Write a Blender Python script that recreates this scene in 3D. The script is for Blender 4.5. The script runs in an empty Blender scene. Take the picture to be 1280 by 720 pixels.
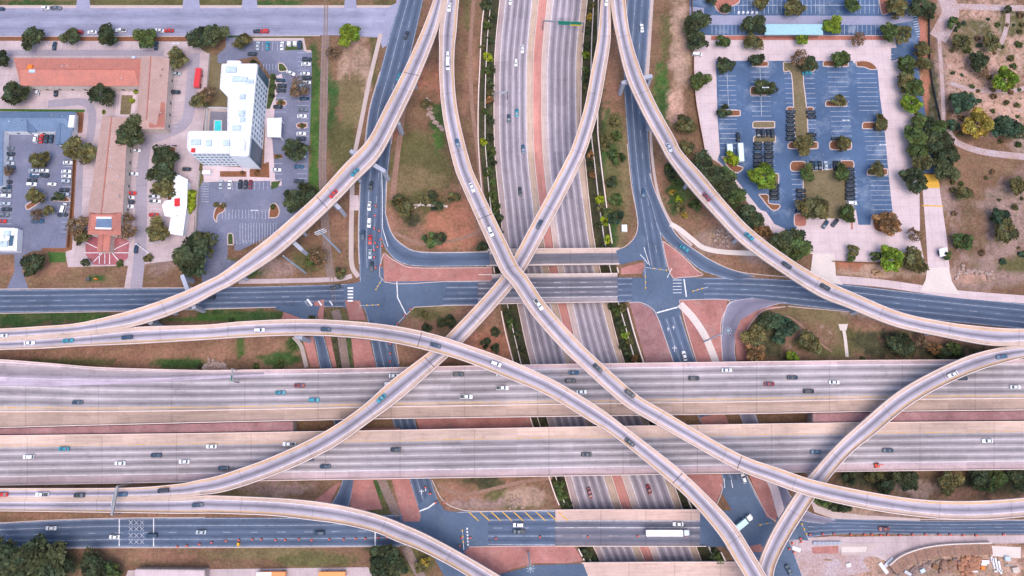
import bpy, bmesh, math, random
import numpy as np
from mathutils import Vector, Matrix
from mathutils.geometry import delaunay_2d_cdt
random.seed(7); RNG = np.random.default_rng(11)
S = bpy.context.scene; C = S.collection
R = math.radians
# ------------------------------------------------------------------ camera / survey plan
F, TILT, D0 = 865.0, R(11.5), 329.0
CY, CZ = -D0*math.sin(TILT), D0*math.cos(TILT)
ct, st = math.cos(TILT), math.sin(TILT)
def U(px, py, z=0.0):
    """survey point: where the ray of that aerial-survey coordinate meets height z"""
    a, b = (px-640)/F, -(py-360)/F
    dy, dz = b*ct+st, b*st-ct
    t = (z-CZ)/dz
    return Vector((a*t, CY+dy*t, z))
def PX(x, y, z):
    dx, dy, dz = x, y-CY, z-CZ
    yc = dy*ct+dz*st; zc = -dy*st+dz*ct
    return 640+F*dx/(-zc), 360-F*yc/(-zc)
cam = bpy.data.cameras.new('camera'); co = bpy.data.objects.new('camera', cam); C.objects.link(co)
cam.sensor_width = 36; cam.lens = 36*F/1280; cam.clip_start = 1; cam.clip_end = 9000
co.location = (0, CY, CZ); co.rotation_euler = (TILT, 0, 0); S.camera = co
# ------------------------------------------------------------------ light
SUN_EL, SUN_AZ = R(70), R(160)          # azimuth clockwise from +y (north)
w = bpy.data.worlds.new('World'); S.world = w; w.use_nodes = True
nt = w.node_tree; nt.nodes.clear()
sky = nt.nodes.new('ShaderNodeTexSky'); sky.sky_type = 'NISHITA'; sky.sun_disc = False
sky.sun_elevation = SUN_EL; sky.sun_rotation = SUN_AZ; sky.air_density = 1.0; sky.dust_density = 3.0; sky.ozone_density = 1.0
bg = nt.nodes.new('ShaderNodeBackground'); bg.inputs[1].default_value = 0.15
wo = nt.nodes.new('ShaderNodeOutputWorld'); nt.links.new(sky.outputs[0], bg.inputs[0]); nt.links.new(bg.outputs[0], wo.inputs[0])
sl = bpy.data.lights.new('sun', 'SUN'); sl.energy = 1.05; sl.angle = R(55); sl.color = (1, .86, .8)
so = bpy.data.objects.new('sun', sl); C.objects.link(so)
d = Vector((math.sin(SUN_AZ)*math.cos(SUN_EL), math.cos(SUN_AZ)*math.cos(SUN_EL), math.sin(SUN_EL)))
so.rotation_euler = d.to_track_quat('Z', 'Y').to_euler(); so.location = (0, 0, 200)
S.view_settings.view_transform = 'Standard'; S.view_settings.look = 'None'
S.view_settings.exposure = 0.76; S.view_settings.gamma = 1; S.view_settings.use_curve_mapping = False
# ------------------------------------------------------------------ materials
MATS = {}
class NB:
    def __init__(s, name, rough=.85, spec=.3):
        s.m = bpy.data.materials.new(name); s.m.use_nodes = True; s.t = s.m.node_tree; s.t.nodes.clear()
        s.o = s.t.nodes.new('ShaderNodeOutputMaterial'); s.p = s.t.nodes.new('ShaderNodeBsdfPrincipled')
        s.t.links.new(s.p.outputs[0], s.o.inputs[0])
        s.p.inputs['Roughness'].default_value = rough; s.p.inputs['Specular IOR Level'].default_value = spec
    def n(s, typ, **k):
        x = s.t.nodes.new('ShaderNode'+typ)
        for a, v in k.items(): setattr(x, a, v)
        return x
    def l(s, a, b): s.t.links.new(a, b)
    def coord(s): 
        if not hasattr(s, '_c'): s._c = s.n('NewGeometry').outputs['Position']
        return s._c
    def obj(s): return s.n('TexCoord').outputs['Object']
    def uv(s):
        if not hasattr(s, '_uv'):
            x = s.n('SeparateXYZ'); s.l(s.n('TexCoord').outputs['UV'], x.inputs[0]); s._uv = (x.outputs[0], x.outputs[1])
        return s._uv
    def math(s, op, a, b=None, clamp=False):
        x = s.n('Math', operation=op, use_clamp=clamp)
        for i, v in enumerate((a, b)):
            if v is None: continue
            if isinstance(v, (int, float)): x.inputs[i].default_value = v
            else: s.l(v, x.inputs[i])
        return x.outputs[0]
    def noise(s, scale, detail=4, vec=None, rough=.6, sx=None):
        x = s.n('TexNoise'); x.inputs['Scale'].default_value = scale; x.inputs['Detail'].default_value = detail; x.inputs['Roughness'].default_value = rough
        v = vec if vec is not None else s.coord()
        if sx:
            mp = s.n('Mapping'); mp.inputs['Scale'].default_value = sx; s.l(v, mp.inputs[0]); v = mp.outputs[0]
        s.l(v, x.inputs['Vector']); return x.outputs['Fac']
    def rng(s, v, a, b, c, d):
        x = s.n('MapRange'); s.l(v, x.inputs[0])
        for i, q in enumerate((a, b, c, d)): x.inputs[i+1].default_value = q
        return x.outputs[0]
    def mix(s, fac, a, b, typ='MIX'):
        x = s.n('Mix', data_type='RGBA', blend_type=typ)
        for sock, v in ((x.inputs[0], fac), (x.inputs[6], a), (x.inputs[7], b)):
            if isinstance(v, (int, float)): sock.default_value = v
            elif isinstance(v, tuple): sock.default_value = (*v[:3], 1)
            else: s.l(v, sock)
        return x.outputs[2]
    def mul(s, col, f): 
        cb = s.n('CombineXYZ')
        for i in range(3): s.l(f, cb.inputs[i])
        return s.mix(1.0, col, cb.outputs[0], 'MULTIPLY')
    def ramp(s, fac, stops, interp='LINEAR'):
        x = s.n('ValToRGB'); x.color_ramp.interpolation = interp; e = x.color_ramp.elements
        e[0].position = stops[0][0]; e[0].color = (*stops[0][1], 1); e[1].position = stops[-1][0]; e[1].color = (*stops[-1][1], 1)
        for p, c in stops[1:-1]: q = e.new(p); q.color = (*c, 1)
        s.l(fac, x.inputs[0]); return x.outputs[0]
    def base(s, c):
        if isinstance(c, tuple): s.p.inputs['Base Color'].default_value = (*c, 1)
        else: s.l(c, s.p.inputs['Base Color'])
    def bump(s, h, st=.3, dist=.1):
        b = s.n('Bump'); b.inputs['Strength'].default_value = st; b.inputs['Distance'].default_value = dist
        s.l(h, b.inputs['Height']); s.l(b.outputs[0], s.p.inputs['Normal'])
    def done(s): MATS[s.m.name] = s.m; return s.m
def M(n): return MATS[n]
def plain(name, col, rough=.7, spec=.3, var=.18, scale=.6, metal=0, fine=4.0):
    b = NB(name, rough, spec)
    f = b.rng(b.noise(scale, 5), .3, .7, 1-var, 1+var); g = b.rng(b.noise(fine, 3), .3, .7, 1-var*.5, 1+var*.5)
    b.base(b.mul(b.mul(col, f), g)); b.p.inputs['Metallic'].default_value = metal
    return b.done()
def asphalt(name, col, patch=None, var=.2):
    b = NB(name, .9, .25)
    c = col
    if patch: c = b.mix(b.rng(b.noise(.09, 6, rough=.7), .52, .68, 0, .85), col, patch)
    c = b.mul(c, b.rng(b.noise(.05, 5), .3, .7, 1-var, 1+var)); c = b.mul(c, b.rng(b.noise(1.2, 4), .3, .7, .88, 1.12))
    # crack seal / seams
    v = b.n('TexVoronoi', feature='DISTANCE_TO_EDGE'); v.inputs['Scale'].default_value = .07; b.l(b.coord(), v.inputs['Vector'])
    c = b.mul(c, b.rng(v.outputs['Distance'], 0, .012, .86, 1))
    b.base(c); b.bump(b.noise(6, 3), .15, .05); return b.done()
def concrete(name, col, var=.14, grid=None, stain=.25):
    b = NB(name, .88, .25)
    c = b.mul(col, b.rng(b.noise(.12, 6, rough=.7), .3, .7, 1-var, 1+var)); c = b.mul(c, b.rng(b.noise(1.5, 4), .3, .7, .93, 1.07))
    c = b.mul(c, b.rng(b.noise(.5, 6, rough=.75), .58, .75, 1, 1-stain))
    if grid:
        x = b.n('SeparateXYZ'); b.l(b.coord(), x.inputs[0])
        for i in (0, 1):
            q = b.math('FRACT', b.math('DIVIDE', x.outputs[i], grid)); e = b.math('LESS_THAN', q, .05)
            c = b.mul(c, b.rng(e, 0, 1, 1, .86))
    b.base(c); b.bump(b.noise(4, 3), .12, .05); return b.done()
def ribbon_mat(name, stops, lines=(), joint=0, streak=.16, slab=None, width=10., rough=.88):
    """road surface: stops across (u 0..1, true colours of shoulder, lane, tyre polish), painted lines"""
    b = NB(name, rough, .25); u, v = b.uv()
    wob = b.noise(.03, 3); uu = b.math('ADD', u, b.math('MULTIPLY', b.math('SUBTRACT', wob, .5), .012))
    c = b.ramp(uu, stops)
    cv = b.n('CombineXYZ'); b.l(b.math('MULTIPLY', u, width), cv.inputs[0]); b.l(b.math('MULTIPLY', v, .035), cv.inputs[1])
    c = b.mul(c, b.rng(b.noise(1.6, 5, cv.outputs[0], .65), .3, .7, 1-streak, 1+streak))
    c = b.mul(c, b.rng(b.noise(.06, 5), .3, .7, .9, 1.1)); c = b.mul(c, b.rng(b.noise(2.5, 3), .3, .7, .94, 1.06))
    c = b.mul(c, b.rng(b.noise(.22, 6, rough=.8), .55, .75, 1, .74)); c = b.mul(c, b.rng(b.noise(.018, 4), .35, .65, .84, 1.12)); cs = b.n('CombineXYZ'); b.l(b.math('MULTIPLY', u, width*.25), cs.inputs[0]); b.l(b.math('MULTIPLY', v, .11), cs.inputs[1]); c = b.mul(c, b.rng(b.noise(1.1, 6, cs.outputs[0], .75), .5, .72, 1.03, .8))
    if slab:
        q = b.math('LESS_THAN', b.math('FRACT', b.math('DIVIDE', v, slab)), .03); c = b.mul(c, b.rng(q, 0, 1, 1, .9))
        cell = b.n('TexWhiteNoise', noise_dimensions='2D'); cc = b.n('CombineXYZ')
        b.l(b.math('FLOOR', b.math('DIVIDE', v, slab*5)), cc.inputs[0]); b.l(b.math('FLOOR', b.math('MULTIPLY', u, 6.)), cc.inputs[1]); b.l(cc.outputs[0], cell.inputs['Vector'])
        c = b.mul(c, b.rng(cell.outputs['Value'], 0, 1, .87, 1.09))
    if joint:
        q = b.math('LESS_THAN', b.math('FRACT', b.math('DIVIDE', v, joint)), .5/joint); c = b.mul(c, b.rng(q, 0, 1, 1, .8))
    for (cu, wm, col, dash) in lines:
        k = b.math('LESS_THAN', b.math('ABSOLUTE', b.math('SUBTRACT', u, cu)), wm/width/2)
        if dash == 1: k = b.math('MULTIPLY', k, b.math('LESS_THAN', b.math('FRACT', b.math('DIVIDE', v, 12.)), .3))
        k = b.math('MULTIPLY', k, b.rng(b.noise(.5, 4), .35, .6, *((.12, .5) if dash else (.3, .8)))); c = b.mix(k, c, col)
    b.base(c); b.bump(b.noise(5, 3), .1, .05); return b.done()
WHITE, YEL = (.72, .7, .72), (.62, .36, .06)
CON, CONL, TAN, LAV, LAVD, GRYC = (.40, .33, .315), (.62, .54, .51), (.48, .36, .29), (.40, .34, .42), (.20, .185, .235), (.32, .265, .31)
REDP = (.42, .185, .16)
asphalt('asphalt_blue', (.088, .125, .195), patch=(.12, .15, .205)); asphalt('asphalt_lav', (.28, .28, .39), var=.1)
asphalt('asphalt_lot', (.16, .17, .245), patch=(.215, .215, .29)); asphalt('asphalt_dealer', (.07, .118, .215), patch=(.19, .24, .33))
asphalt('asphalt_grey', (.2, .19, .235)); asphalt('asphalt_drive', (.30, .265, .315), var=.15)
concrete('concrete', CON); concrete('concrete_light', CONL, .08, stain=.12); concrete('concrete_pale', (.56, .45, .47), .12, 4.5)
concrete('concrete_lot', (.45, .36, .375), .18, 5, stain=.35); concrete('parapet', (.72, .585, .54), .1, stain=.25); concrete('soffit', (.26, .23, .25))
concrete('pier_blue', (.36, .38, .46)); concrete('sidewalk', (.48, .385, .37), .1, 1.6); concrete('kerb', (.52, .42, .41), .08)
def brick(name, c1, c2):
    b = NB(name, .9, .2); t = b.n('TexBrick'); t.inputs['Scale'].default_value = 1.; t.inputs['Brick Width'].default_value = 1.2; t.inputs['Row Height'].default_value = .6; t.inputs['Mortar Size'].default_value = .03
    t.inputs['Color1'].default_value = (*c1, 1); t.inputs['Color2'].default_value = (*c2, 1); t.inputs['Mortar'].default_value = (c1[0]*.75, c1[1]*.75, c1[2]*.75, 1); b.l(b.coord(), t.inputs['Vector'])
    c = b.mix(b.rng(b.noise(.12, 6, rough=.75), .5, .7, 0, .4), t.outputs[0], (.4, .3, .28)); c = b.mul(c, b.rng(b.noise(.1, 6, rough=.7), .3, .7, .72, 1.25)); c = b.mul(c, b.rng(b.noise(.9, 5), .35, .7, .9, 1.08)); b.base(c); return b.done()
brick('paver_red', REDP, (.38, .165, .15)); brick('paver_mauve', (.32, .165, .165), (.28, .145, .15)); brick('paver_dark', (.36, .12, .14), (.31, .1, .12))
def earth(name, a, bb, speck=None):
    b = NB(name, .95, .1); c = b.mix(b.rng(b.noise(.14, 7, rough=.7), .35, .65, 0, 1), a, bb)
    c = b.mul(c, b.rng(b.noise(1.1, 5, rough=.7), .3, .7, .7, 1.3)); b.base(c); b.bump(b.noise(2.2, 4), .5, .2); return b.done()
earth('grass', (.042, .08, .026), (.075, .095, .036)); earth('grass_bright', (.045, .12, .025), (.07, .125, .035)); earth('dry_grass', (.14, .115, .06), (.2, .155, .095))
earth('mulch', (.24, .1, .055), (.17, .085, .05)); earth('dirt', (.3, .185, .145), (.24, .14, .105)); earth('mulch_red', (.42, .17, .13), (.34, .14, .11))
earth('ballast', (.26, .19, .18), (.19, .145, .145)); earth('rubble', (.42, .33, .3), (.3, .2, .17)); earth('site_dirt', (.44, .36, .39), (.38, .25, .22)); earth('dirt_orange', (.42, .2, .12), (.3, .16, .11))
plain('white_paint', (.72, .72, .76)); plain('paint_line', (.68, .68, .72), var=.25); plain('stall_line', (.44, .47, .55), var=.4); plain('paint_yellow', (.6, .34, .05), var=.2); plain('steel', (.3, .31, .33), .45, .5, metal=.6); plain('steel_light', (.5, .52, .58), .5, .4)
plain('joint_grey', (.1, .085, .095), .9); plain('dark_metal', (.07, .075, .085), .5); plain('rail_steel', (.2, .16, .15), .5, metal=.5); plain('rubber', (.02, .02, .022), .9); plain('glass_dark', (.085, .11, .145), .15, .6, metal=.35)
plain('sign_green', (.01, .25, .17), .5); plain('sign_yellow', (.8, .6, .02), .5); plain('signal_yellow', (.65, .36, .02), .5); plain('cone_orange', (.85, .09, .04), .6, var=.05); plain('trunk', (.1, .075, .055), .95)
plain('stucco', (.55, .47, .42)); plain('wall_white', (.74, .74, .78), var=.06); plain('teal_panel', (.06, .12, .17), .35, .5); plain('wood_fence', (.2, .1, .05))
plain('hvac', (.45, .55, .65), .5); plain('red_paint', (.6, .03, .035), .45); plain('orange_paint', (.75, .19, .03), .5); plain('timber', (.3, .19, .1)); plain('glass_blue', (.05, .11, .17), .15, .6)
def roofmat(name, col, col2, per, rough=.75):
    b = NB(name, rough, .3); x = b.n('SeparateXYZ'); b.l(b.n('TexCoord').outputs['UV'], x.inputs[0])
    q = b.math('FRACT', b.math('MULTIPLY', x.outputs[0], 1/per)); c = b.mix(b.rng(b.noise(.18, 6, rough=.7), .35, .65, 0, 1), col, col2)
    c = b.mul(c, b.rng(q, 0, .22, .8, 1)); c = b.mul(c, b.rng(b.noise(1.4, 5), .3, .7, .86, 1.12)); b.base(c); return b.done()
roofmat('roof_tile', (.52, .19, .145), (.4, .165, .135), .5); roofmat('roof_tile_pale', (.45, .3, .27), (.38, .25, .22), .5); roofmat('roof_blue', (.15, .22, .34), (.115, .175, .285), .6, .5)
roofmat('roof_white', (.66, .68, .76), (.58, .61, .7), 1.2, .5); roofmat('canopy_aqua', (.4, .66, .72), (.38, .62, .69), 1.2, .5)
b = NB('membrane', .7, .3); c = b.mul((.8, .81, .86), b.rng(b.noise(.1, 6, rough=.7), .35, .7, .88, 1.03))
c = b.mix(b.rng(b.noise(.2, 6, rough=.7), .62, .76, 0, .45), c, (.5, .62, .75)); b.base(c); b.done()
b = NB('pool_water', .05, .6); b.base(b.mul((.05, .62, .62), b.rng(b.noise(.8, 3), .3, .7, .9, 1.1))); b.bump(b.noise(2, 3), .1, .05); b.done()
# car paint and foliage take the colour of their object
b = NB('car_paint', .3, .5); oi = b.n('ObjectInfo'); b.base(b.mul(oi.outputs['Color'], b.rng(b.noise(1.5, 3), .3, .7, .95, 1.05))); b.p.inputs['Coat Weight'].default_value = .35; b.done()
b = NB('foliage', .85, .15); oi = b.n('ObjectInfo'); at = b.n('Attribute', attribute_name='leaf'); 
c = b.mix(1.0, oi.outputs['Color'], at.outputs['Color'], 'MULTIPLY'); c = b.mul(c, b.rng(b.noise(.35, 4), .3, .7, .7, 1.35)); b.base(c); b.done()
b = NB('terrain', .97, .1); at = b.n('Attribute', attribute_name='soil'); c = at.outputs['Color']
c = b.mix(b.rng(b.noise(.16, 8, rough=.78), .46, .66, 0, .55), c, (.15, .13, .06)); c = b.mix(b.rng(b.noise(.21, 7, b.n('Mapping').outputs[0] if False else None, .78), .60, .72, 0, .5), c, (.06, .08, .03))
c = b.mul(c, b.rng(b.noise(.07, 8, rough=.75), .3, .7, .62, 1.36)); c = b.mul(c, b.rng(b.noise(.8, 6, rough=.75), .3, .7, .6, 1.4)); 
sp = b.n('Attribute', attribute_name='scrub'); k = b.math('MULTIPLY', sp.outputs['Fac'], b.rng(b.noise(.6, 7, rough=.85), .5, .58, 0, .95))
c = b.mix(k, c, b.mix(b.rng(b.noise(.3, 4), .42, .58, 0, 1), (.6, .46, .44), (.09, .085, .045))); b.base(c); b.bump(b.noise(1.5, 5), .6, .3); b.done()
# ------------------------------------------------------------------ object helpers
def mesh_obj(name, verts, faces, mat, parent=None, uvs=None, smooth=False, mats=None, fmat=None):
    me = bpy.data.meshes.new(name); me.from_pydata([tuple(v) for v in verts], [], faces)
    for m_ in (mats or [mat]): me.materials.append(M(m_) if isinstance(m_, str) else m_)
    if fmat: me.polygons.foreach_set('material_index', fmat)
    if uvs is not None:
        ul = me.uv_layers.new(name='UVMap'); k = 0
        for p in me.polygons:
            for vi in p.vertices: ul.data[k].uv = uvs[vi]; k += 1
    if smooth: me.polygons.foreach_set('use_smooth', [True]*len(me.polygons))
    me.update(); o = bpy.data.objects.new(name, me); C.objects.link(o)
    if parent: o.parent = parent
    return o
def empty(name, loc, rz=0):
    o = bpy.data.objects.new(name, None); o.empty_display_size = .5; C.objects.link(o); o.location = loc; o.rotation_euler = (0, 0, rz); return o
def tag(o, label=None, cat=None, group=None):
    if label: o['label'] = label
    if cat: o['category'] = cat
    if group: o['group'] = group
    return o
def struct(o): o['kind'] = 'structure'; return o
class MB:
    """collects primitives into one mesh"""
    def __init__(s): s.v = []; s.f = []; s.u = []
    def add(s, vs, fs):
        n = len(s.v); s.v += [Vector(v) for v in vs]; s.f += [tuple(i+n for i in f) for f in fs]; return s
    def box(s, c, size, rz=0, taper=1.0):
        x, y, z = (q/2 for q in size); cs, sn = math.cos(rz), math.sin(rz); vs = []
        for k, t in ((-z, 1), (z, taper)):
            for a, b in ((-x, -y), (x, -y), (x, y), (-x, y)):
                a *= t; b *= t; vs.append((c[0]+a*cs-b*sn, c[1]+a*sn+b*cs, c[2]+k))
        return s.add(vs, [(3, 2, 1, 0), (4, 5, 6, 7), (0, 1, 5, 4), (1, 2, 6, 5), (2, 3, 7, 6), (3, 0, 4, 7)])
    def bar(s, a, b, w, h):
        """box beam from a to b"""
        a = Vector(a); b = Vector(b); d = (b-a).normalized(); up = Vector((0, 0, 1))
        if abs(d.z) > .95: up = Vector((1, 0, 0))
        sx = d.cross(up).normalized()*w/2; uz = sx.cross(d).normalized()*h/2; vs = []
        for p in (a, b): vs += [p-sx-uz, p+sx-uz, p+sx+uz, p-sx+uz]
        return s.add(vs, [(3, 2, 1, 0), (4, 5, 6, 7), (0, 1, 5, 4), (1, 2, 6, 5), (2, 3, 7, 6), (3, 0, 4, 7)])
    def cone(s, a, b, r0, r1, n=10):
        a = Vector(a); b = Vector(b); d = (b-a).normalized(); up = Vector((0, 0, 1)) if abs(d.z) < .95 else Vector((1, 0, 0))
        x = d.cross(up).normalized(); y = x.cross(d).normalized(); vs = []
        for p, r in ((a, r0), (b, r1)):
            for i in range(n): t = 2*math.pi*i/n; vs.append(p+x*r*math.cos(t)+y*r*math.sin(t))
        fs = [(i, (i+1) % n, n+(i+1) % n, n+i) for i in range(n)]+[tuple(range(n-1, -1, -1)), tuple(range(n, 2*n))]
        return s.add(vs, fs)
    def prism(s, pts, z0, z1):
        n = len(pts); a = sum(pts[i][0]*pts[(i+1) % n][1]-pts[(i+1) % n][0]*pts[i][1] for i in range(n))
        if a < 0: pts = pts[::-1]
        return s.add([(p[0], p[1], z0) for p in pts]+[(p[0], p[1], z1) for p in pts], [tuple(range(n-1, -1, -1)), tuple(range(n, 2*n))]+[(i, (i+1) % n, n+(i+1) % n, n+i) for i in range(n)])
    def build(s, name, mat, parent=None, smooth=False): 
        o = mesh_obj(name, s.v, s.f, mat, parent, smooth=smooth)
        return o
def local(o, parent_loc): pass
LAY = .012
NLAY = [0]
def micro(): NLAY[0] += 1; return (NLAY[0] % 29)*.00036
def sheet(name, px, mat, lay=1, z=0.0, kind=True):
    """flat paved / planted area laid on the ground"""
    zz = z+lay*LAY+micro(); pts = [U(a, b, zz) for a, b in px]
    r = delaunay_2d_cdt([p.to_2d() for p in pts], [], [list(range(len(pts)))], 1, 1e-5); bm = bmesh.new(); vs = [bm.verts.new((p.x, p.y, zz)) for p in r[0]]
    for f in r[2]: q = bm.faces.new([vs[i] for i in f]); q.normal_update(); (q.normal.z < 0) and q.normal_flip()
    me = bpy.data.meshes.new(name); bm.to_mesh(me); bm.free(); me.materials.append(M(mat)); o = bpy.data.objects.new(name, me); C.objects.link(o)
    if kind: struct(o)
    return o
def cr(pts, n):
    """Catmull-Rom through rows of numbers"""
    P = [np.array(p, float) for p in pts]; P = [2*P[0]-P[1]]+P+[2*P[-1]-P[-2]]; out = []
    for i in range(1, len(P)-2):
        p0, p1, p2, p3 = P[i-1:i+3]
        for k in range(n):
            t = k/n; out.append(.5*((2*p1)+(-p0+p2)*t+(2*p0-5*p1+4*p2-p3)*t*t+(-p0+3*p1-3*p2+p3)*t**3))
    out.append(P[-2]); return out
def edges(stations, z=None, n=8):
    """stations (lx,ly,rx,ry[,z]) in survey coordinates -> lists of left and right world points"""
    rows = []
    for s in stations:
        zz = s[4] if len(s) > 4 else z
        a, b = U(s[0], s[1], zz), U(s[2], s[3], zz); rows.append((*a, *b))
    q = cr(rows, n); return [Vector(r[:3]) for r in q], [Vector(r[3:]) for r in q]
def ribbon(name, stations, mat, z=None, n=8, lay=0, parent=None, kind=True, rows=None):
    Lf, Rt = rows or edges(stations, z, n); dz = Vector((0, 0, lay*LAY+(micro() if not parent else 0))); vs = []; uv = []; v = 0
    for i in range(len(Lf)):
        if i: v += ((Lf[i]+Rt[i])/2-(Lf[i-1]+Rt[i-1])/2).length
        vs += [Lf[i]+dz, Rt[i]+dz]; uv += [(0, v), (1, v)]
    fs = []
    for i in range(len(Lf)-1):
        a = (2*i, 2*i+1, 2*i+3, 2*i+2); nrm = (vs[a[1]]-vs[a[0]]).cross(vs[a[2]]-vs[a[0]]); fs.append(a if nrm.z > 0 else a[::-1])
    o = mesh_obj(name, vs, fs, mat, parent, uv)
    if kind and not parent: struct(o)
    return o
def centre_rows(pts, width_px, z=0, n=8, m=None):
    """ribbon from a centre line in survey coordinates; width in metres if m"""
    q = [U(a, b, z) for a, b in pts]; q = [Vector(r) for r in cr([tuple(p) for p in q], n)]; Lf = []; Rt = []; w_ = (m if m else width_px*.38)/2
    for i, p in enumerate(q):
        d = (q[min(i+1, len(q)-1)]-q[max(i-1, 0)]); s_ = Vector((-d.y, d.x, 0)).normalized()*w_; Lf.append(p+s_); Rt.append(p-s_)
    return Lf, Rt
def path(name, pts, wpx, mat, lay=2, z=0, n=6): return ribbon(name, None, mat, lay=lay, rows=centre_rows(pts, wpx, z, n))
def strip_solid(name, line, w, h, mat, parent=None, offset=0.0, taper=1.0, down=0.0):
    """a wall, kerb or parapet of width w and height h that follows a list of world points"""
    vs = []; fs = []; n = len(line)
    for i, p in enumerate(line):
        d = line[min(i+1, n-1)]-line[max(i-1, 0)]; s_ = Vector((-d.y, d.x, 0)).normalized(); c = p+s_*offset
        vs += [c-s_*w/2-Vector((0, 0, down)), c+s_*w/2-Vector((0, 0, down)), c+s_*w/2*taper+Vector((0, 0, h)), c-s_*w/2*taper+Vector((0, 0, h))]
    for i in range(n-1):
        a = 4*i; b = a+4
        for j in range(4): fs.append((a+j, a+(j+1) % 4, b+(j+1) % 4, b+j))
    fs += [(0, 3, 2, 1), (4*n-4, 4*n-3, 4*n-2, 4*n-1)]
    o = mesh_obj(name, vs, fs, mat, parent)
    bm = bmesh.new(); bm.from_mesh(o.data); bmesh.ops.recalc_face_normals(bm, faces=bm.faces); bm.to_mesh(o.data); bm.free(); return o
def pline(px, z=0, n=6): return [Vector(r) for r in cr([tuple(U(a, b, z)) for a, b in px], n)]
ORD = ['first', 'second', 'third', 'fourth', 'fifth', 'sixth', 'seventh', 'eighth', 'ninth', 'tenth', 'eleventh', 'twelfth', '13th', '14th', '15th', '16th', '17th', '18th', '19th', '20th', '21st', '22nd', '23rd', '24th', '25th', '26th', '27th', '28th', '29th', '30th']
PENDING = []
def later(o, desc, noun, place, axis, cat, group, px, py):
    """label written once the whole set is known, so that each one says which of its look-alikes it is"""
    PENDING.append((o, desc, noun, place, axis, cat, group, px, py))
def write_labels():
    by = {}
    for p in PENDING: by.setdefault((p[1], p[2], p[3]), []).append(p)
    for (desc, noun, place), L in by.items():
        axis = L[0][4]; L.sort(key=lambda p: p[7] if axis == 'x' else p[8])
        for i, p in enumerate(L):
            if len(L) == 1: lab = f'{desc} {noun} {place}'
            else:
                n = len(L); e = ('left', 'right') if axis == 'x' else ('top', 'bottom')
                if i == 0: k = {'x': 'leftmost', 'y': 'topmost'}[axis]; lab = f'{k} {desc} {noun} {place}'
                elif i == n-1: k = {'x': 'rightmost', 'y': 'lowest'}[axis]; lab = f'{k} {desc} {noun} {place}'
                elif i < (n+1)//2: lab = f'{ORD[i]} {desc} {noun} from the {e[0]} {place}'
                else: lab = f'{ORD[n-1-i]} {desc} {noun} from the {e[1]} {place}'
            tag(p[0], lab, p[5], p[6])
# ------------------------------------------------------------------ terrain with the sunken freeway cut
CUT = -6.6
OL = [(606,-30),(606,0),(602,37),(600,80),(598,125),(598,180),(603,245),(613,310),(625,381),(640,447),(686,596),(701,636),(723,686),(730,700),(745,735),(760,770)]
PLf = [(627,-30),(625,0),(620,50),(618,90),(618,180),(624,250),(632,320),(647,382),(663,452),(706,596),(718,637),(745,690),(757,722),(775,760)]
PRt = [(736,-30),(734,0),(729,50),(727,90),(726,160),(731,200),(736,250),(744,310),(760,380),(780,452),(838,596),(853,637),(872,690),(885,722),(902,760)]
OR_ = [(749,-30),(748,0),(747,60),(747,145),(748,175),(756,242),(762,285),(769,325),(782,377),(804,452),(857,595),(873,636),(904,696),(915,722),(935,765)]
def xs_of(px, z):
    p = [U(a, b, z) for a, b in px]; p.sort(key=lambda q: q.y); ys = np.array([q.y for q in p]); xs = np.array([q.x for q in p])
    return lambda y: np.interp(y, ys, xs)
fOL, fPL, fPR, fOR = xs_of(OL, 0), xs_of(PLf, CUT), xs_of(PRt, CUT), xs_of(OR_, 0)
SOIL = dict(G=(.04,.08,.025), g=(.055,.115,.028), O=(.105,.095,.042), B=(.185,.105,.07), R=(.35,.15,.1), T=(.38,.25,.195), P=(.45,.27,.215), D=(.05,.05,.03), Y=(.175,.13,.07), K=(.28,.185,.165), U=(.255,.135,.095))
BASE = 'B'
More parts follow.
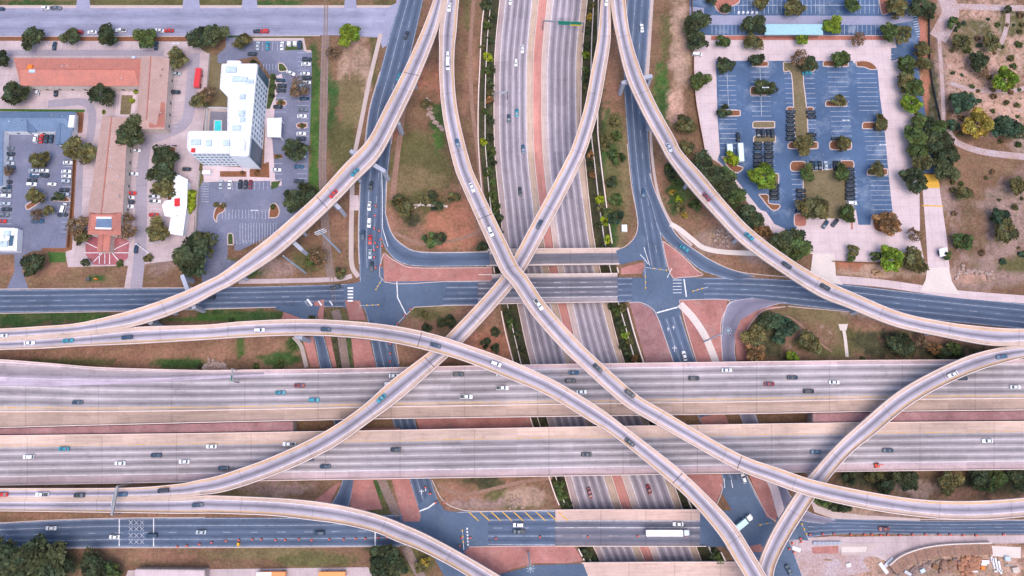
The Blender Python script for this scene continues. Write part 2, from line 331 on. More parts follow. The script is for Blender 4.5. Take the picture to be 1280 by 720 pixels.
BLOBS = [  # x, y, rx, ry, soil, scrub
 (245,4,260,7,'O'),(40,4,60,5,'G'),(165,4,60,5,'O'),(350,4,40,6,'G'),(395,5,20,6,'B'),
 (125,48,130,4,'B'),(60,333,70,14,'U'),(130,345,60,12,'B'),(190,335,30,20,'B'),(120,348,14,4,'G'),(200,300,30,50,'K'),
 (256,95,12,35,'O'),(266,118,14,14,'O'),(252,200,8,60,'O'),(254,130,10,20,'B'),
 (393,150,9,110,'g'),(392,80,8,40,'G'),(396,235,10,30,'g'),(416,95,10,50,'G'),(415,160,8,40,'G'),(425,70,18,30,'B'),(447,80,22,40,'T'),(440,130,16,40,'Y'),(430,190,22,50,'O'),(424,245,16,30,'B'),(420,290,25,40,'U'),(395,300,40,35,'B'),(370,335,60,20,'B'),(385,325,25,15,'O'),(345,335,30,12,'K'),(440,300,8,50,'B'),(467,70,6,40,'O'),(300,338,25,14,'G'),
 (535,60,14,60,'U'),(540,110,25,30,'R'),(505,150,20,60,'R'),(530,160,30,50,'B'),(525,200,42,40,'O'),(520,225,30,20,'Y'),(548,150,12,25,'G'),(549,175,10,20,'g'),(520,260,40,20,'O'),(500,280,25,30,'U'),(555,285,25,25,'R'),(580,270,20,30,'R'),(520,300,40,10,'U'),(570,300,30,12,'R'),(575,240,10,10,'U'),(515,275,9,9,'D'),
 (580,60,12,70,'O'),(588,110,14,70,'U'),(575,60,10,60,'B'),(590,180,10,70,'B'),(606,250,12,60,'U'),(602,30,6,60,'B'),
 (760,110,14,70,'U'),(768,80,9,40,'U'),(760,180,18,50,'G'),(768,160,12,20,'O'),(778,250,10,60,'Y'),(768,240,14,40,'O'),(758,290,16,30,'G'),(785,215,8,40,'Y'),(748,110,6,100,'D'),
 (825,40,14,60,'B'),(838,60,16,50,'O'),(848,80,16,80,'B'),(828,110,12,30,'g'),(833,130,14,30,'G'),(845,130,12,30,'P'),(850,60,14,60,'T'),(850,175,20,20,'B'),
 (832,220,14,50,'U'),(848,230,20,30,'B'),(855,250,22,25,'G'),(870,275,25,25,'B'),(895,285,30,20,'U'),(910,300,40,20,'K'),(905,297,25,8,'T'),(930,325,40,14,'U'),(870,230,14,14,'O'),(950,320,30,10,'K'),
 (1110,338,90,9,'T'),(1060,330,20,10,'R'),(1230,345,60,16,'K'),(1215,345,30,8,'P'),(1240,300,60,40,'K'),(1230,250,60,50,'K'),(1200,210,30,20,'B'),(1230,225,40,30,'B'),(1265,330,30,12,'O'),(1215,325,20,14,'B'),
 (1230,80,70,75,'P',1),(1240,40,60,40,'P',1),(1245,130,60,40,'P',1),(1200,60,25,30,'P',1),(1210,110,25,60,'P',1),(1215,35,25,12,'O',.6),(1265,30,25,20,'O',.6),(1205,50,18,18,'Y',.6),(1245,55,18,16,'Y',.6),(1240,150,40,20,'P',.8),(1272,180,14,14,'K',.8),(1230,310,40,30,'K',.3),(1255,265,25,40,'K',.5),(1215,285,20,40,'B',.4),
 (1175,100,8,90,'K',.7),(1165,140,8,80,'D',.3),(1150,40,10,40,'R'),(1157,90,5,60,'R'),
 (20,397,60,14,'G'),(90,397,60,8,'G'),(110,400,20,6,'g'),(270,394,120,8,'G'),(270,398,60,4,'g'),(220,392,25,6,'B'),(330,395,30,10,'G'),(150,440,200,24,'U'),(60,440,60,9,'U'),(300,440,80,25,'U'),(90,452,60,6,'O'),(230,455,40,8,'G'),(300,435,6,14,'g'),(355,450,30,10,'G'),(370,430,12,12,'G'),(300,455,25,8,'B'),(425,410,14,30,'O'),(425,440,12,30,'D'),(436,445,6,30,'G'),
 (560,400,50,25,'B'),(525,415,30,25,'U'),(530,440,40,20,'U'),(600,420,40,40,'U'),(620,440,40,30,'R'),(535,390,25,10,'O'),(555,385,20,6,'Y'),(600,390,30,10,'U'),
 (1040,410,120,30,'Y'),(990,425,60,25,'D'),(1010,425,40,25,'B',.5),(960,425,18,25,'D'),(1045,390,60,10,'Y'),(1080,420,30,20,'O'),(1110,400,50,15,'U'),(1090,390,40,8,'T'),(1130,430,60,18,'D'),(1180,440,40,12,'D'),(1160,425,50,8,'U'),(1040,440,30,8,'O'),(1225,440,20,8,'D'),
 (300,612,110,14,'Y'),(350,610,60,12,'K'),(60,644,150,4,'U'),(200,645,60,4,'U'),(455,650,30,40,'D'),(480,620,12,40,'O'),(495,620,6,30,'B'),(470,610,8,20,'G'),(505,640,12,30,'U'),
 (625,620,70,24,'U'),(600,605,30,10,'D'),(640,625,45,14,'O'),(575,615,30,12,'U'),(660,620,25,14,'T'),(600,630,40,6,'K'),
 (1170,605,140,20,'B'),(1110,600,60,14,'D'),(1150,610,30,12,'T',.6),(1235,605,60,14,'D'),(1200,615,30,8,'U'),(1060,640,40,8,'T'),(1110,645,40,6,'K'),
 (40,705,70,25,'D'),(300,697,180,14,'B'),(200,695,50,8,'U'),(330,692,80,8,'Y'),(400,700,60,10,'O'),(525,705,22,20,'O'),(540,690,10,10,'Y'),(130,715,25,8,'D'),
 (1030,705,50,14,'P'),(1180,705,130,40,'P',.9),(1200,708,70,14,'T',.7),(1210,705,25,8,'R'),(1150,715,40,8,'K',.8),(1130,715,25,10,'K',.6),(620,700,40,20,'U'),
]
def make_terrain():
    ys = np.concatenate([[-4000,-1500,-600,-300], np.arange(-150,-132,6), np.arange(-132,160,1.6), np.arange(160,185,6), [260,500,1500,4000]])
    nW = 170; rows = []; Z = []
    for y in ys:
        yy = min(max(y, -165), 185)
        a, b, c, d = float(fOL(yy)), float(fPL(yy)), float(fPR(yy)), float(fOR(yy))
        tl = np.array([0, .08, .35, .55, .8, 1.]); zl = np.array([0, -1.6, -2.4, -4.4, -5.6, -6.72])
        xw = np.concatenate([[-4000,-1500,-600,-340], np.linspace(-290, a, nW)]); xe = np.concatenate([np.linspace(d, 290, nW), [340,600,1500,4000]])
        xm = np.concatenate([a+(b-a)*tl[1:], np.linspace(b, c, 5)[1:-1], (d+(c-d)*tl[::-1])[:-1]])
        zm = np.concatenate([zl[1:], [-6.72]*3, zl[::-1][:-1]])
        rows.append(np.concatenate([xw, xm, xe])); Z.append(np.concatenate([np.zeros(len(xw)), zm, np.zeros(len(xe))]))
    X = np.array(rows); Z = np.array(Z); Y = np.repeat(ys[:, None], X.shape[1], 1)
    ny, nx = X.shape
    # irregular outline noise from a few sine products
    def wob(x, y, k): return np.sin(x*k+1.3*np.sin(y*k*.7))*np.sin(y*k*1.1+1.7*np.sin(x*k*.6))
    N1 = wob(X, Y, .11)+.6*wob(X+40, Y, .27)+.5*wob(X, Y+70, .6)
    dx, dy, dz = X, Y-CY, Z-CZ; yc = dy*ct+dz*st; zc = -dy*st+dz*ct
    px = 640-F*dx/zc; py = 360+F*yc/zc
    JIT = RNG.normal(0, .09, X.shape)
    col = np.ones((ny, nx, 3))*np.array(SOIL[BASE]); scr = np.zeros((ny, nx))
    for bl in BLOBS:
        x0, y0, rx, ry, k = bl[:5]; sc = bl[5] if len(bl) > 5 else 0
        r = np.sqrt(((px-x0)/rx)**2+((py-y0)/ry)**2)+.2*N1+JIT
        m = np.clip((1.12-r)/.38, 0, 1)[..., None]; m = m*m*(3-2*m)
        col = col*(1-m)+np.array(SOIL[k])*m; scr = scr*(1-m[..., 0])+sc*m[..., 0]
    veg = (Z < -.5); col[veg] = np.array(SOIL['D'])*1.1
    verts = np.stack([X, Y, Z], -1).reshape(-1, 3)
    idx = np.arange(ny*nx).reshape(ny, nx); f = np.stack([idx[:-1, :-1], idx[:-1, 1:], idx[1:, 1:], idx[1:, :-1]], -1).reshape(-1, 4)
    me = bpy.data.meshes.new('terrain'); me.vertices.add(len(verts)); me.vertices.foreach_set('co', verts.ravel())
    me.loops.add(len(f)*4); me.loops.foreach_set('vertex_index', f.ravel().astype(np.int32)); me.polygons.add(len(f)); me.polygons.foreach_set('loop_start', np.arange(0, len(f)*4, 4, dtype=np.int32)); me.polygons.foreach_set('loop_total', np.full(len(f), 4, dtype=np.int32))
    me.update(); me.validate()
    a = me.color_attributes.new('soil', 'FLOAT_COLOR', 'POINT'); a.data.foreach_set('color', np.concatenate([col.reshape(-1, 3), np.ones((ny*nx, 1))], 1).ravel())
    s_ = me.attributes.new('scrub', 'FLOAT', 'POINT'); s_.data.foreach_set('value', scr.ravel())
    me.materials.append(M('terrain')); o = bpy.data.objects.new('terrain', me); C.objects.link(o); struct(o)
make_terrain()
# ------------------------------------------------------------------ sunken freeway floor
fz = CUT
n_ = len(PLf)
def at_y(px, y):
    p = sorted(px, key=lambda q: q[1]); return float(np.interp(y, [q[1] for q in p], [q[0] for q in p]))
FW = [(at_y(PLf, y), y, at_y(PRt, y), y) for y in (-30, 0, 50, 90, 180, 250, 320, 382, 452, 524, 596, 640, 690, 722, 760)]
def lanes(a, b, n, base, dark):
    """alternating tyre-polished lanes between u=a and b"""
    out = [(a, base)]; w_ = (b-a)/n
    for i in range(n): out += [(a+w_*(i+.5), dark), (a+w_*(i+1), base)]
    return out
fl = (.40, .345, .40); fd = (.20, .18, .215)
ribbon_mat('freeway_concrete', [(0, (.38,.3,.31)), (.055, (.38,.3,.31))]+lanes(.07, .36, 4, fl, fd)+[(.38, TAN), (.442, TAN), (.443, (.5,.23,.2)), (.54, (.5,.23,.2)), (.541, (.52,.41,.38)), (.6, (.5,.4,.39))]+lanes(.62, .925, 4, fl, fd)+[(.94, TAN), (1, TAN)],
 lines=[(.065, .35, WHITE, 0), (.1425, .3, WHITE, 2), (.215, .3, WHITE, 2), (.2875, .3, WHITE, 2), (.365, .35, WHITE, 0), (.612, .35, WHITE, 0), (.696, .3, WHITE, 2), (.7725, .3, WHITE, 2), (.849, .3, WHITE, 2), (.932, .35, WHITE, 0)], slab=5, width=42)
FWL, FWR = edges(FW, fz, 6); ribbon('freeway_road', None, 'freeway_concrete', rows=(FWL, FWR), lay=2)
for u_, lab in ((.442, 'long low concrete barrier west of the red median strip in the sunken freeway'), (.541, 'long low concrete barrier east of the red median strip in the sunken freeway')):
    o = strip_solid('median_barrier', [a.lerp(b_, u_) for a, b_ in zip(FWL, FWR)], .55, .85, 'parapet', taper=.45); tag(o, lab, 'barrier', 'freeway median barriers')
for px, z, lab in ((OL, 0, 'long pale retaining wall along the west rim of the sunken freeway'), (OR_, 0, 'long pale retaining wall along the east rim of the sunken freeway')):
    root = empty('retaining_wall', (0, 0, 0)); tag(root, lab, 'wall'); Q = pline(px[1:-1], z, 8)
    for y0, y1 in ((-5, 309), (334.5, 341), (382.5, 635), (684.5, 701)):
        q = [p for p in Q if y0 <= PX(*p)[1] <= y1]
        if len(q) < 2: x0, x1 = at_y(px, y0), at_y(px, y1); q = [U(x0, y0, z), U(x1, y1, z)]
        strip_solid('wall_segment', q, .5, .55, 'parapet', root, down=1.2)
for a, b_, t, z, lab in ((OL, PLf, .42, -2.6, 'lower planter wall in the shrub strip on the west side of the freeway'), (OR_, PRt, .42, -2.6, 'lower planter wall in the shrub strip on the east side of the freeway')):
    pts = [U(at_y(a, y)*(1-t)+at_y(b_, y)*t, y, z) for y in range(0, 725, 15)]
    o = strip_solid('planter_wall', pts, .4, .7, 'concrete_light', down=.8); tag(o, lab, 'wall')
for px, lab in ((PLf, 'long foot wall between the freeway shoulder and the western shrub strip'), (PRt, 'long foot wall between the freeway shoulder and the eastern shrub strip')):
    o = strip_solid('foot_wall', pline(px[1:-1], fz, 4), .4, .9, 'parapet'); tag(o, lab, 'wall')
# ------------------------------------------------------------------ roads at ground level
ab = (.105, .142, .218); ad = (.066, .09, .145)
def road_mat(name, nl, width, base=ab, dark=ad, centre=None, edge=True, dash=True, streak=.14):
    st_ = [(0, base)]+lanes(.04, .96, nl, base, dark)+[(1, base)]
    li = [(.04+(.92*i/nl), .22, WHITE, 1+(i%2)) for i in range(1, nl)] if dash else []
    if edge: li += [(.03, .26, WHITE, 2), (.97, .26, WHITE, 2)]
    return ribbon_mat(name, st_, li, streak=streak, width=width)
road_mat('road_cross', 4, 13); road_mat('road_front', 3, 12.5); road_mat('road_south', 4, 13); road_mat('road_one', 1, 7, dash=False); road_mat('road_turn', 1, 6, dash=False)
road_mat('street_top', 2, 13.5, (.29,.29,.4), (.22,.225,.32), edge=False, dash=False)
road_mat('road_loop', 1, 6, (.23,.215,.29), (.15,.145,.2), dash=False)
sheet('street', [(-60,10),(380,9),(484,9),(495,4),(500,-20),(520,-20),(500,48),(478,60),(474,47),(420,44),(240,45),(-60,45)], 'asphalt_lav', 2)
ribbon('street', [(-60,10.5,-60,45),(100,10.5,100,45),(240,10,240,45),(420,9.5,420,44),(484,9.5,478,45)], 'street_top', 0, lay=3)
sheet('pavement', [(-60,6.5),(490,6.5),(486,9.6),(-60,10.2)], 'sidewalk', 4)
for i, (a, b_) in enumerate(((95,113),(228,250),(302,322),(430,446))): sheet('driveway', [(a+3,-20),(b_-3,-20),(b_,10.4),(a,10.4)], 'asphalt_lav', 5)
FRW = [(505,-25,534,-25),(500,0,529,0),(488,40,519,45),(475,90,508,90),(462,135,496,135),(456,180,489,180),(450,230,484,230),(448,290,478,290),(449,330,477,325),(451,372,483,372),(459,398,490,415),(470,457,499,457),(492,530,520,530),(512,600,539,600),(526,645,553,640),(540,690,572,690),(556,722,592,722),(575,760,612,760)]
ribbon('frontage_road', FRW, 'road_front', 0, lay=4)
UT = [(475,215,484,215),(476,240,482,240),(476,267,482,267),(478,300,490,292),(489,320,505,307),(505,330,527,315),(527,333,560,315.5),(570,333,590,315),(612,332.5,612,313)]
FRE = [(784,-25,815,-25),(784,0,813,0),(780,60,809,60),(780,105,806,105),(782,140,808,140),(785,180,811,180),(790,230,816,230),(797,280,824,280),(806,335,834,335),(815,375,843,372),(823,400,850,392),(842,455,871,455),(872,520,903,520),(903,598,934,595),(918,645,956,640),(938,690,980,685),(958,722,1000,722),(975,760,1020,760)]
ribbon('frontage_road', FRE, 'road_front', 0, lay=4)
CRS = [(-60,361,-60,392),(0,362,0,391),(120,361,120,389),(220,360,220,387),(405,356,405,384),(480,352,480,384),(600,351,600,381)]
ribbon('cross_street', CRS, 'road_cross', 0, lay=5)
CR2 = [(768,347,768,378),(850,347,850,375),(947,348,947,377),(1041,354,1041,387),(1147,366,1147,398),(1285,380,1285,412),(1340,387,1340,420)]
ribbon('cross_street', CR2, 'road_cross', 0, lay=5)
sheet('intersection', [(430,356.3),(452,352),(451,335),(479,335),(482,352),(520,351.5),(560,351.5),(552,381.5),(518,384),(495,410),(489,414),(462,398),(456,384),(430,384.5)], 'asphalt_blue', 6)
sheet('intersection', [(790,347.5),(804,347),(803,333),(834,334),(839,347),(880,348),(880,375),(849,375),(851,393),(823,401),(812,385),(790,378)], 'asphalt_blue', 6)
SF = [(-60,657,-60,684),(0,654,0,684),(75,650,75,685),(150,648,150,684),(256,647,256,684),(420,646,420,683),(583,639,583,682),(696,638,696,682)]
ribbon('frontage_road', SF, 'road_south', 0, lay=5)
SF2 = [(872,638,872,683),(950,642,950,682),(1043,648,1043,668),(1160,651,1160,668),(1285,650,1285,668),(1340,650,1340,668)]
ribbon('frontage_road', SF2, 'road_south', 0, lay=5)
sheet('intersection', [(500,646),(526,642),(522,632),(540,615),(556,638),(580,642),(610,640),(610,682),(585,683),(600,722),(556,722),(540,690),(510,682)], 'asphalt_blue', 6)
sheet('intersection', [(875,639),(915,638),(900,612),(903,600),(933,600),(958,645),(975,650),(1010,650),(1010,676),(985,673),(1003,722),(958,722),(925,684),(875,683)], 'asphalt_blue', 6)
RTL = [(812,217,806,235),(820,242,814,255),(835,275,822,285),(847,295,832,300),(865,310,850,315),(892,327,872,335),(916,337,890,343),(945,346,915,350)]
ribbon('turn_lane', RTL, 'road_turn', 0, lay=6)
LTL = [(345,383.5,382,376),(375,397,395,395),(392,422,405,422),(400,459,415,459),(418,530,436,530),(428,590,446,590),(424,612,441,612),(414,630,436,632),(404,646,428,648)]
ribbon('turn_lane', LTL, 'road_turn', 0, lay=6); sheet('turn_lane', [(335,383),(400,382.5),(396,396),(377,398)], 'asphalt_blue', 7)
LOOP = [(940,372,985,378),(912,378,962,383),(904,395,935,396),(902,417,922,415),(903,450,920,450),(925,520,945,520),(955,590,975,590),(972,630,990,622),(990,648,1012,640),(1030,655,1045,650)]
ribbon('turn_lane', LOOP, 'road_loop', 0, lay=6)
ribbon('turn_lane', UT, 'road_turn', 0, lay=6)
sheet('turn_lane', [(770,313.5),(785,308),(794,297),(798,280),(808,300),(806,325),(795,326),(775,331)], 'asphalt_blue', 6)
# brick-paved islands and medians
for p in ([(479,317),(490,323),(507,332),(527,334.5),(615,334),(615,350.5),(560,351),(480,352)],[(776,335),(803,328),(806,333),(802,342),(776,343)],[(828,301),(850,317),(870,337),(878,344),(850,347),(841,347),(834,330)],
          [(849,375.5),(909,375),(908,385),(901,405),(903,452),(871,452),(858,410)],[(377,421),(391,421),(399,459),(389,459)],[(406,421),(413,421),(421,459),(416,459)],[(439,423),(462,425),(470,459),(443,459)],[(392,378),(405,374),(404,402),(399,402),(396,390)],[(431,375),(450,376),(457,400),(437,400)],[(357,385),(374,397),(378,403),(350,403)],
          [(587,684),(717,682.5),(729,701),(706,704),(668,704),(640,711),(625,718),(600,715),(580,690)],[(442,600),(466,600),(478,636),(440,640),(437,632)],[(490,600),(512,600),(526,645),(524,652),(504,652)],[(393,626),(413,610),(426,602),(412,630),(400,640)],[(936,593),(962,597),(972,640),(970,652),(958,646)],[(860,593),(902,593),(904,605),(900,618),(893,632),(884,635),(874,630)],
          [(935,683),(950,680),(960,690),(940,690)],[(413,535),(500,535),(512,600),(440,600)],[(520,523),(660,521),(672,540),(525,542)],[(875,522),(905,515),(915,540),(880,540)]):
    sheet('brick_paving', p, 'paver_red', 7)
sheet('brick_paving', [(787,379),(800,378.5),(814,386),(822,398),(842,455),(808,455)], 'paver_mauve', 7)
sheet('brick_paving', [(982,383.5),(956,388),(940,402),(932,420),(935,450),(921,450),(918,418),(926,400),(946,388),(963,383)], 'paver_red', 7)
sheet('brick_paving', [(1012,622),(1022,632),(1045,640),(1080,644),(1150,648),(1150,651),(1060,649),(1040,648),(1018,640)], 'sidewalk', 7)
path('pavement', [(850,380),(866,397),(880,418),(890,440),(898,462)], 9, 'concrete_light', 8); path('pavement', [(963,600),(969,615),(978,648)], 10, 'concrete_pale', 8)
path('pavement', [(476,42),(462,100),(452,150),(443,194)], 5.5, 'sidewalk', 3); path('pavement', [(441,200),(440,245),(439,300),(440,332),(448,346)], 6, 'sidewalk', 3)
sheet('pavement', [(437,244),(448,244),(449,263),(437,263)], 'concrete_pale', 4); path('pavement', [(298,352),(360,351),(420,349),(440,345)], 6, 'concrete_lot', 3)
path('pavement', [(816,-20),(811,60),(808,118),(815,126),(817,160)], 5, 'sidewalk', 3); path('pavement', [(813,160),(815,195),(822,240),(835,272),(850,292),(865,307)], 3.5, 'sidewalk', 7)
path('pavement', [(838,280),(850,287),(866,300),(880,310),(905,315),(950,317)], 6.5, 'concrete_light', 8); 
path('pavement', [(1042,349),(1100,354),(1150,361),(1200,368),(1290,375)], 10, 'concrete_pale', 6)
sheet('driveway', [(1016,317),(1043,317),(1045,345),(1054,356),(1012,350)], 'concrete_light', 8); sheet('driveway', [(1159,335),(1186,334),(1190,352),(1200,368),(1150,364),(1157,350)], 'concrete_light', 8)
sheet('driveway', [(1152,219),(1172,219),(1184,300),(1187,336),(1160,337),(1158,300)], 'concrete_pale', 4)
sheet('speed_table', [(1152.5,218),(1171.5,218),(1175,235),(1153,235)], 'paint_yellow', 6); sheet('speed_table', [(1153,256),(1179,257),(1179,258.6),(1153,257.6)], 'paint_yellow', 6)
path('pavement', [(500,262),(520,256),(545,258),(556,256)], 2.2, 'concrete', 3)
path('dirt_path', [(440,60),(437,100)], 2, 'dirt', 1); path('dirt_track', [(592,0),(588,60),(590,130),(596,180),(604,250),(612,300)], 5, 'dirt', 1); path('dirt_track', [(505,130),(496,200),(490,250)], 7, 'dirt', 1)
path('dirt_path', [(490,290),(530,305),(580,297),(605,285)], 4, 'dirt', 1); path('dirt_path', [(547,606),(575,618),(600,615),(650,603),(690,597)], 4, 'dirt', 1)
path('drainage_flume', [(1053,406),(1056,420),(1059,446)], 4, 'concrete_light', 3); sheet('drainage_flume', [(1048,405),(1060,405),(1058,413),(1050,413)], 'concrete_light', 4)
path('dirt_path', [(960,393),(990,398),(1020,425),(1040,440)], 2, 'dirt', 2)
path('drainage_flume', [(367,421),(376,432),(380,446),(383,459)], 5, 'concrete', 3)
# right-hand field paths
for p, w_ in (([(1180,-10),(1188,15),(1178,38),(1172,48)], 24), ([(1185,8),(1230,9),(1300,11)], 9), ([(1260,12),(1259,30),(1254,48),(1248,62)], 6), ([(1184,162),(1196,178),(1230,190),(1290,197)], 9), ([(1188,104),(1215,112),(1260,114),(1290,108)], 6), ([(1174,48),(1178,110),(1180,160)], 5)):
    path('dirt_path', p, w_, 'dirt_pale' if 'dirt_pale' in MATS else 'site_dirt', 2)
# ---------------- western properties
sheet('parking_lot', [(-60,50),(243,52),(252,62),(262,68),(258,120),(250,200),(246,235),(242,290),(215,326),(180,330),(176,362),(155,362),(160,332),(85,334),(82,318),(92,190),(104,140),(-60,140)], 'concrete_lot', 2)
path('driveway', [(-10,66),(110,66),(205,66)], 9, 'asphalt_drive', 3); path('driveway', [(243,66),(240,110),(232,152),(205,168),(184,180),(177,230),(176,300),(170,362)], 15, 'asphalt_drive', 3); path('driveway', [(60,130),(110,130),(113,170),(100,200),(96,300)], 11, 'asphalt_drive', 3)
sheet('parking_lot', [(-60,140),(96,139),(95,150),(93,190),(86,310),(40,314),(28,320),(28,340),(36,362),(8,362),(18,340),(18,318),(-60,318)], 'asphalt_lot', 3)
sheet('mulch_strip', [(93.5,195),(96,195),(90,312),(84,314),(52,313),(52,310),(82,310)], 'mulch', 4); sheet('lawn', [(60,315),(82,316),(82,328),(62,328)], 'grass_bright', 4); sheet('lawn', [(-5,136),(106,137),(106,140),(-5,139)], 'grass_bright', 4)
sheet('mulch_strip', [(97,141),(105,141),(103,166),(96,166)], 'mulch', 5)
sheet('courtyard', [(146,112),(171,114),(168,150),(144,150)], 'concrete_pale', 4); sheet('lawn', [(152,119),(166,119),(163,143),(150,143)], 'dry_grass', 5)
sheet('paved_plaza', [(107,302),(115,296),(150,296),(162,302),(160,322),(150,331),(117,331),(107,318)], 'paver_dark', 4)
sheet('parking_lot', [(283,44),(300,44),(306,56),(318,50),(378,50),(382,62),(390,64),(389,120),(386,200),(385,236),(393,252),(350,288),(316,305),(300,313),(293,313),(293,306),(285,306),(284,324),(296,327),(283,352),(268,362),(254,362),(250,330),(246,290),(249,235),(256,222),(345,222),(336,200),(338,95),(320,70),(272,80),(272,68),(282,60)], 'asphalt_lot', 3)
sheet('pavement', [(253,207),(330,210),(333,100),(352,92),(354,100),(345,120),(340,170),(344,225),(352,226),(352,232),(338,232),(338,226),(270,227),(255,228)], 'concrete_pale', 5)
sheet('pavement', [(316,47.5),(380,47.5),(383,62.5),(389,63),(389,66),(380,64),(378,51),(316,51)], 'sidewalk', 5)
sheet('planting_bed', [(338,92),(344,92),(343,122),(337,136),(333,136)], 'grass', 6); sheet('planting_bed', [(312,212),(336,202),(337,222),(312,221)], 'mulch', 6); sheet('planting_bed', [(275,214),(308,214),(308,221),(275,221)], 'mulch', 6)
sheet('planting_bed', [(339,227),(351,226),(347,234),(339,237)], 'grass', 6); sheet('planting_bed', [(342,193),(353,193),(353,198),(342,198)], 'mulch', 6)
sheet('lawn', [(263,69),(272,69),(272,78),(278,80),(275,110),(284,122),(284,136),(258,136)], 'dry_grass', 3); sheet('lawn', [(358,53),(378,53),(379,62),(356,63)], 'grass', 6)
sheet('pool_deck', [(259,135),(300,137),(300,170),(258,166)], 'concrete', 4); sheet('pool_deck', [(263,139),(300,141),(300,167),(261,163)], 'asphalt_grey', 5)
sheet('verge', [(285,44.5),(390,44.5),(390,47),(285,47)], 'grass', 4); sheet('verge', [(0,46),(235,46.2),(235,51),(0,51)], 'mulch', 4)
# ---------------- eastern car lots
sheet('parking_lot', [(866,42),(1118,43),(1122,62),(1136,62),(1142,130),(1149,205),(1150,300),(1156,330),(1130,329),(1040,326),(975,304),(950,275),(925,240),(900,205),(880,192),(868,120)], 'concrete_pale', 2)
sheet('parking_lot', [(862,-20),(1142,-20),(1150,40),(1151,58),(1141,72),(1122,66),(1118,44),(862,44)], 'asphalt_dealer', 3)
sheet('driveway', [(880,19),(1112,20),(1140,16),(1141,26),(1112,31),(890,31),(862,30),(862,8),(880,10)], 'asphalt_lav', 4)
sheet('parking_lot', [(895,76),(1066,76),(1067,79),(1085,80),(1097,87),(1100,120),(1106,165),(1111,220),(1116,267),(1089,270),(1088,281),(1073,281),(1070,262),(1050,262),(1044,272),(1000,266),(996,285),(990,290),(968,280),(958,265),(950,262),(915,218),(897,200),(900,190),(897,150)], 'asphalt_dealer', 4)
sheet('driveway', [(1114,60),(1136,58),(1146,64),(1150,100),(1158,150),(1170,216),(1154,216),(1150,160),(1144,110),(1130,72),(1114,76)], 'asphalt_dealer', 5)
sheet('mulch_strip', [(889,44.5),(1112,44.8),(1112,50),(889,50)], 'mulch_red', 5); sheet('mulch_strip', [(1152,20),(1157,45),(1155,60),(1148,60)], 'mulch_red', 6)
sheet('mulch_strip', [(1063,256),(1066,257),(1066,287),(1064,287)], 'mulch_red', 6)
sheet('concrete_yard', [(985,674),(1045,670),(1090,675),(1098,690),(1078,700),(1088,714),(1050,722),(1000,722)], 'site_dirt', 3)
sheet('concrete_yard', [(1000,672),(1130,670),(1285,669),(1285,679),(1180,680),(1150,684),(1125,696),(1108,702),(1095,696),(1060,690),(1000,688)], 'concrete_lot', 4)
sheet('concrete_yard', [(1235,682),(1276,684),(1276,698),(1240,695)], 'concrete_light', 5)
sheet('concrete_yard', [(160,713),(460,709),(470,722),(470,740),(150,740)], 'concrete_lot', 3)
sheet('brick_paving', [(1050,681),(1098,680),(1082,694),(1052,694)], 'sidewalk', 6); sheet('brick_paving', [(1052,683.5),(1084,683.5),(1082,690),(1052,690.5)], 'concrete_light', 7)
sheet('brick_paving', [(1014,684),(1048,682),(1048,692),(1016,692)], 'paver_red', 5)
sheet('street', [(600,724),(640,714),(668,706.5),(729,704.5),(738,728),(738,760),(600,760)], 'asphalt_blue', 7)
sheet('gravel', [(255,462),(255,456),(265,452),(280,453),(285,461)], 'rubble', 3)
# ---------------- kerbs (real steps) and painted markings
def kerb(px, closed=False, w_=.35, h=.13, z=0): 
    p = pline(px+([px[0]] if closed else []), z, 4); o = strip_solid('kerb', p, w_, h, 'kerb'); struct(o); return o
kerb([(613,351.2),(560,351.8),(481,352.6),(479,318),(490,324),(507,332.8),(527,335),(615,334.6)]); kerb([(482,267),(490,292),(505,307),(527,315),(610,315)]); kerb([(484,215),(483,240),(482,267)])
kerb([(450,230),(448,290),(449,330)]); kerb([(475,90),(462,135),(456,180)]); kerb([(508,90),(496,135),(489,180)]); kerb([(518,384),(497,405),(494,420),(499,455)]); kerb([(518,384),(560,382),(600,381.5)])
kerb([(784,180),(789,230),(797,275),(794,295),(783,307),(772,312)]); kerb([(812,217),(820,242),(835,275),(847,295),(865,310),(892,327),(925,340),(980,346),(1040,352.5)]); kerb([(828,301),(850,317),(870,337),(878,344),(850,347),(841,347),(834,330),(828,301)])
kerb([(786,378.5),(800,378),(814,385),(822,397),(842,453)]); kerb([(849,375.2),(908,374.5),(908,385),(901,405),(903,450)]); kerb([(849,375.2),(858,410),(871,453)]); kerb([(982,383.3),(956,387.5),(940,402),(932,420),(935,450)])
kerb([(540,600),(553,625),(573,636),(600,639),(696,637.5)]); kerb([(586,683.6),(640,682.8),(716,682.2)]); kerb([(1012,622),(1022,634),(1045,645),(1090,648.5),(1285,650)]); kerb([(0,653.6),(75,649.6),(150,647.6),(256,646.6)]); kerb([(60,685.4),(150,684.6),(256,684.4),(420,683.4),(500,683)])
kerb([(0,361.4),(120,360.4),(155,360.2)]); kerb([(0,391.8),(120,389.8),(220,387.6),(345,384)]); kerb([(178,360),(250,359.5)]); kerb([(900,605),(903,612),(894,633),(882,637)]); kerb([(934,595),(957,640),(970,652)])
kerb([(0,45.6),(240,45.6)]); kerb([(300,45.4),(400,44.8)]); kerb([(0,10),(94,10)]); kerb([(114,10),(227,9.8)]); kerb([(251,9.6),(301,9.5)]); kerb([(985,383),(1041,388),(1100,393)])
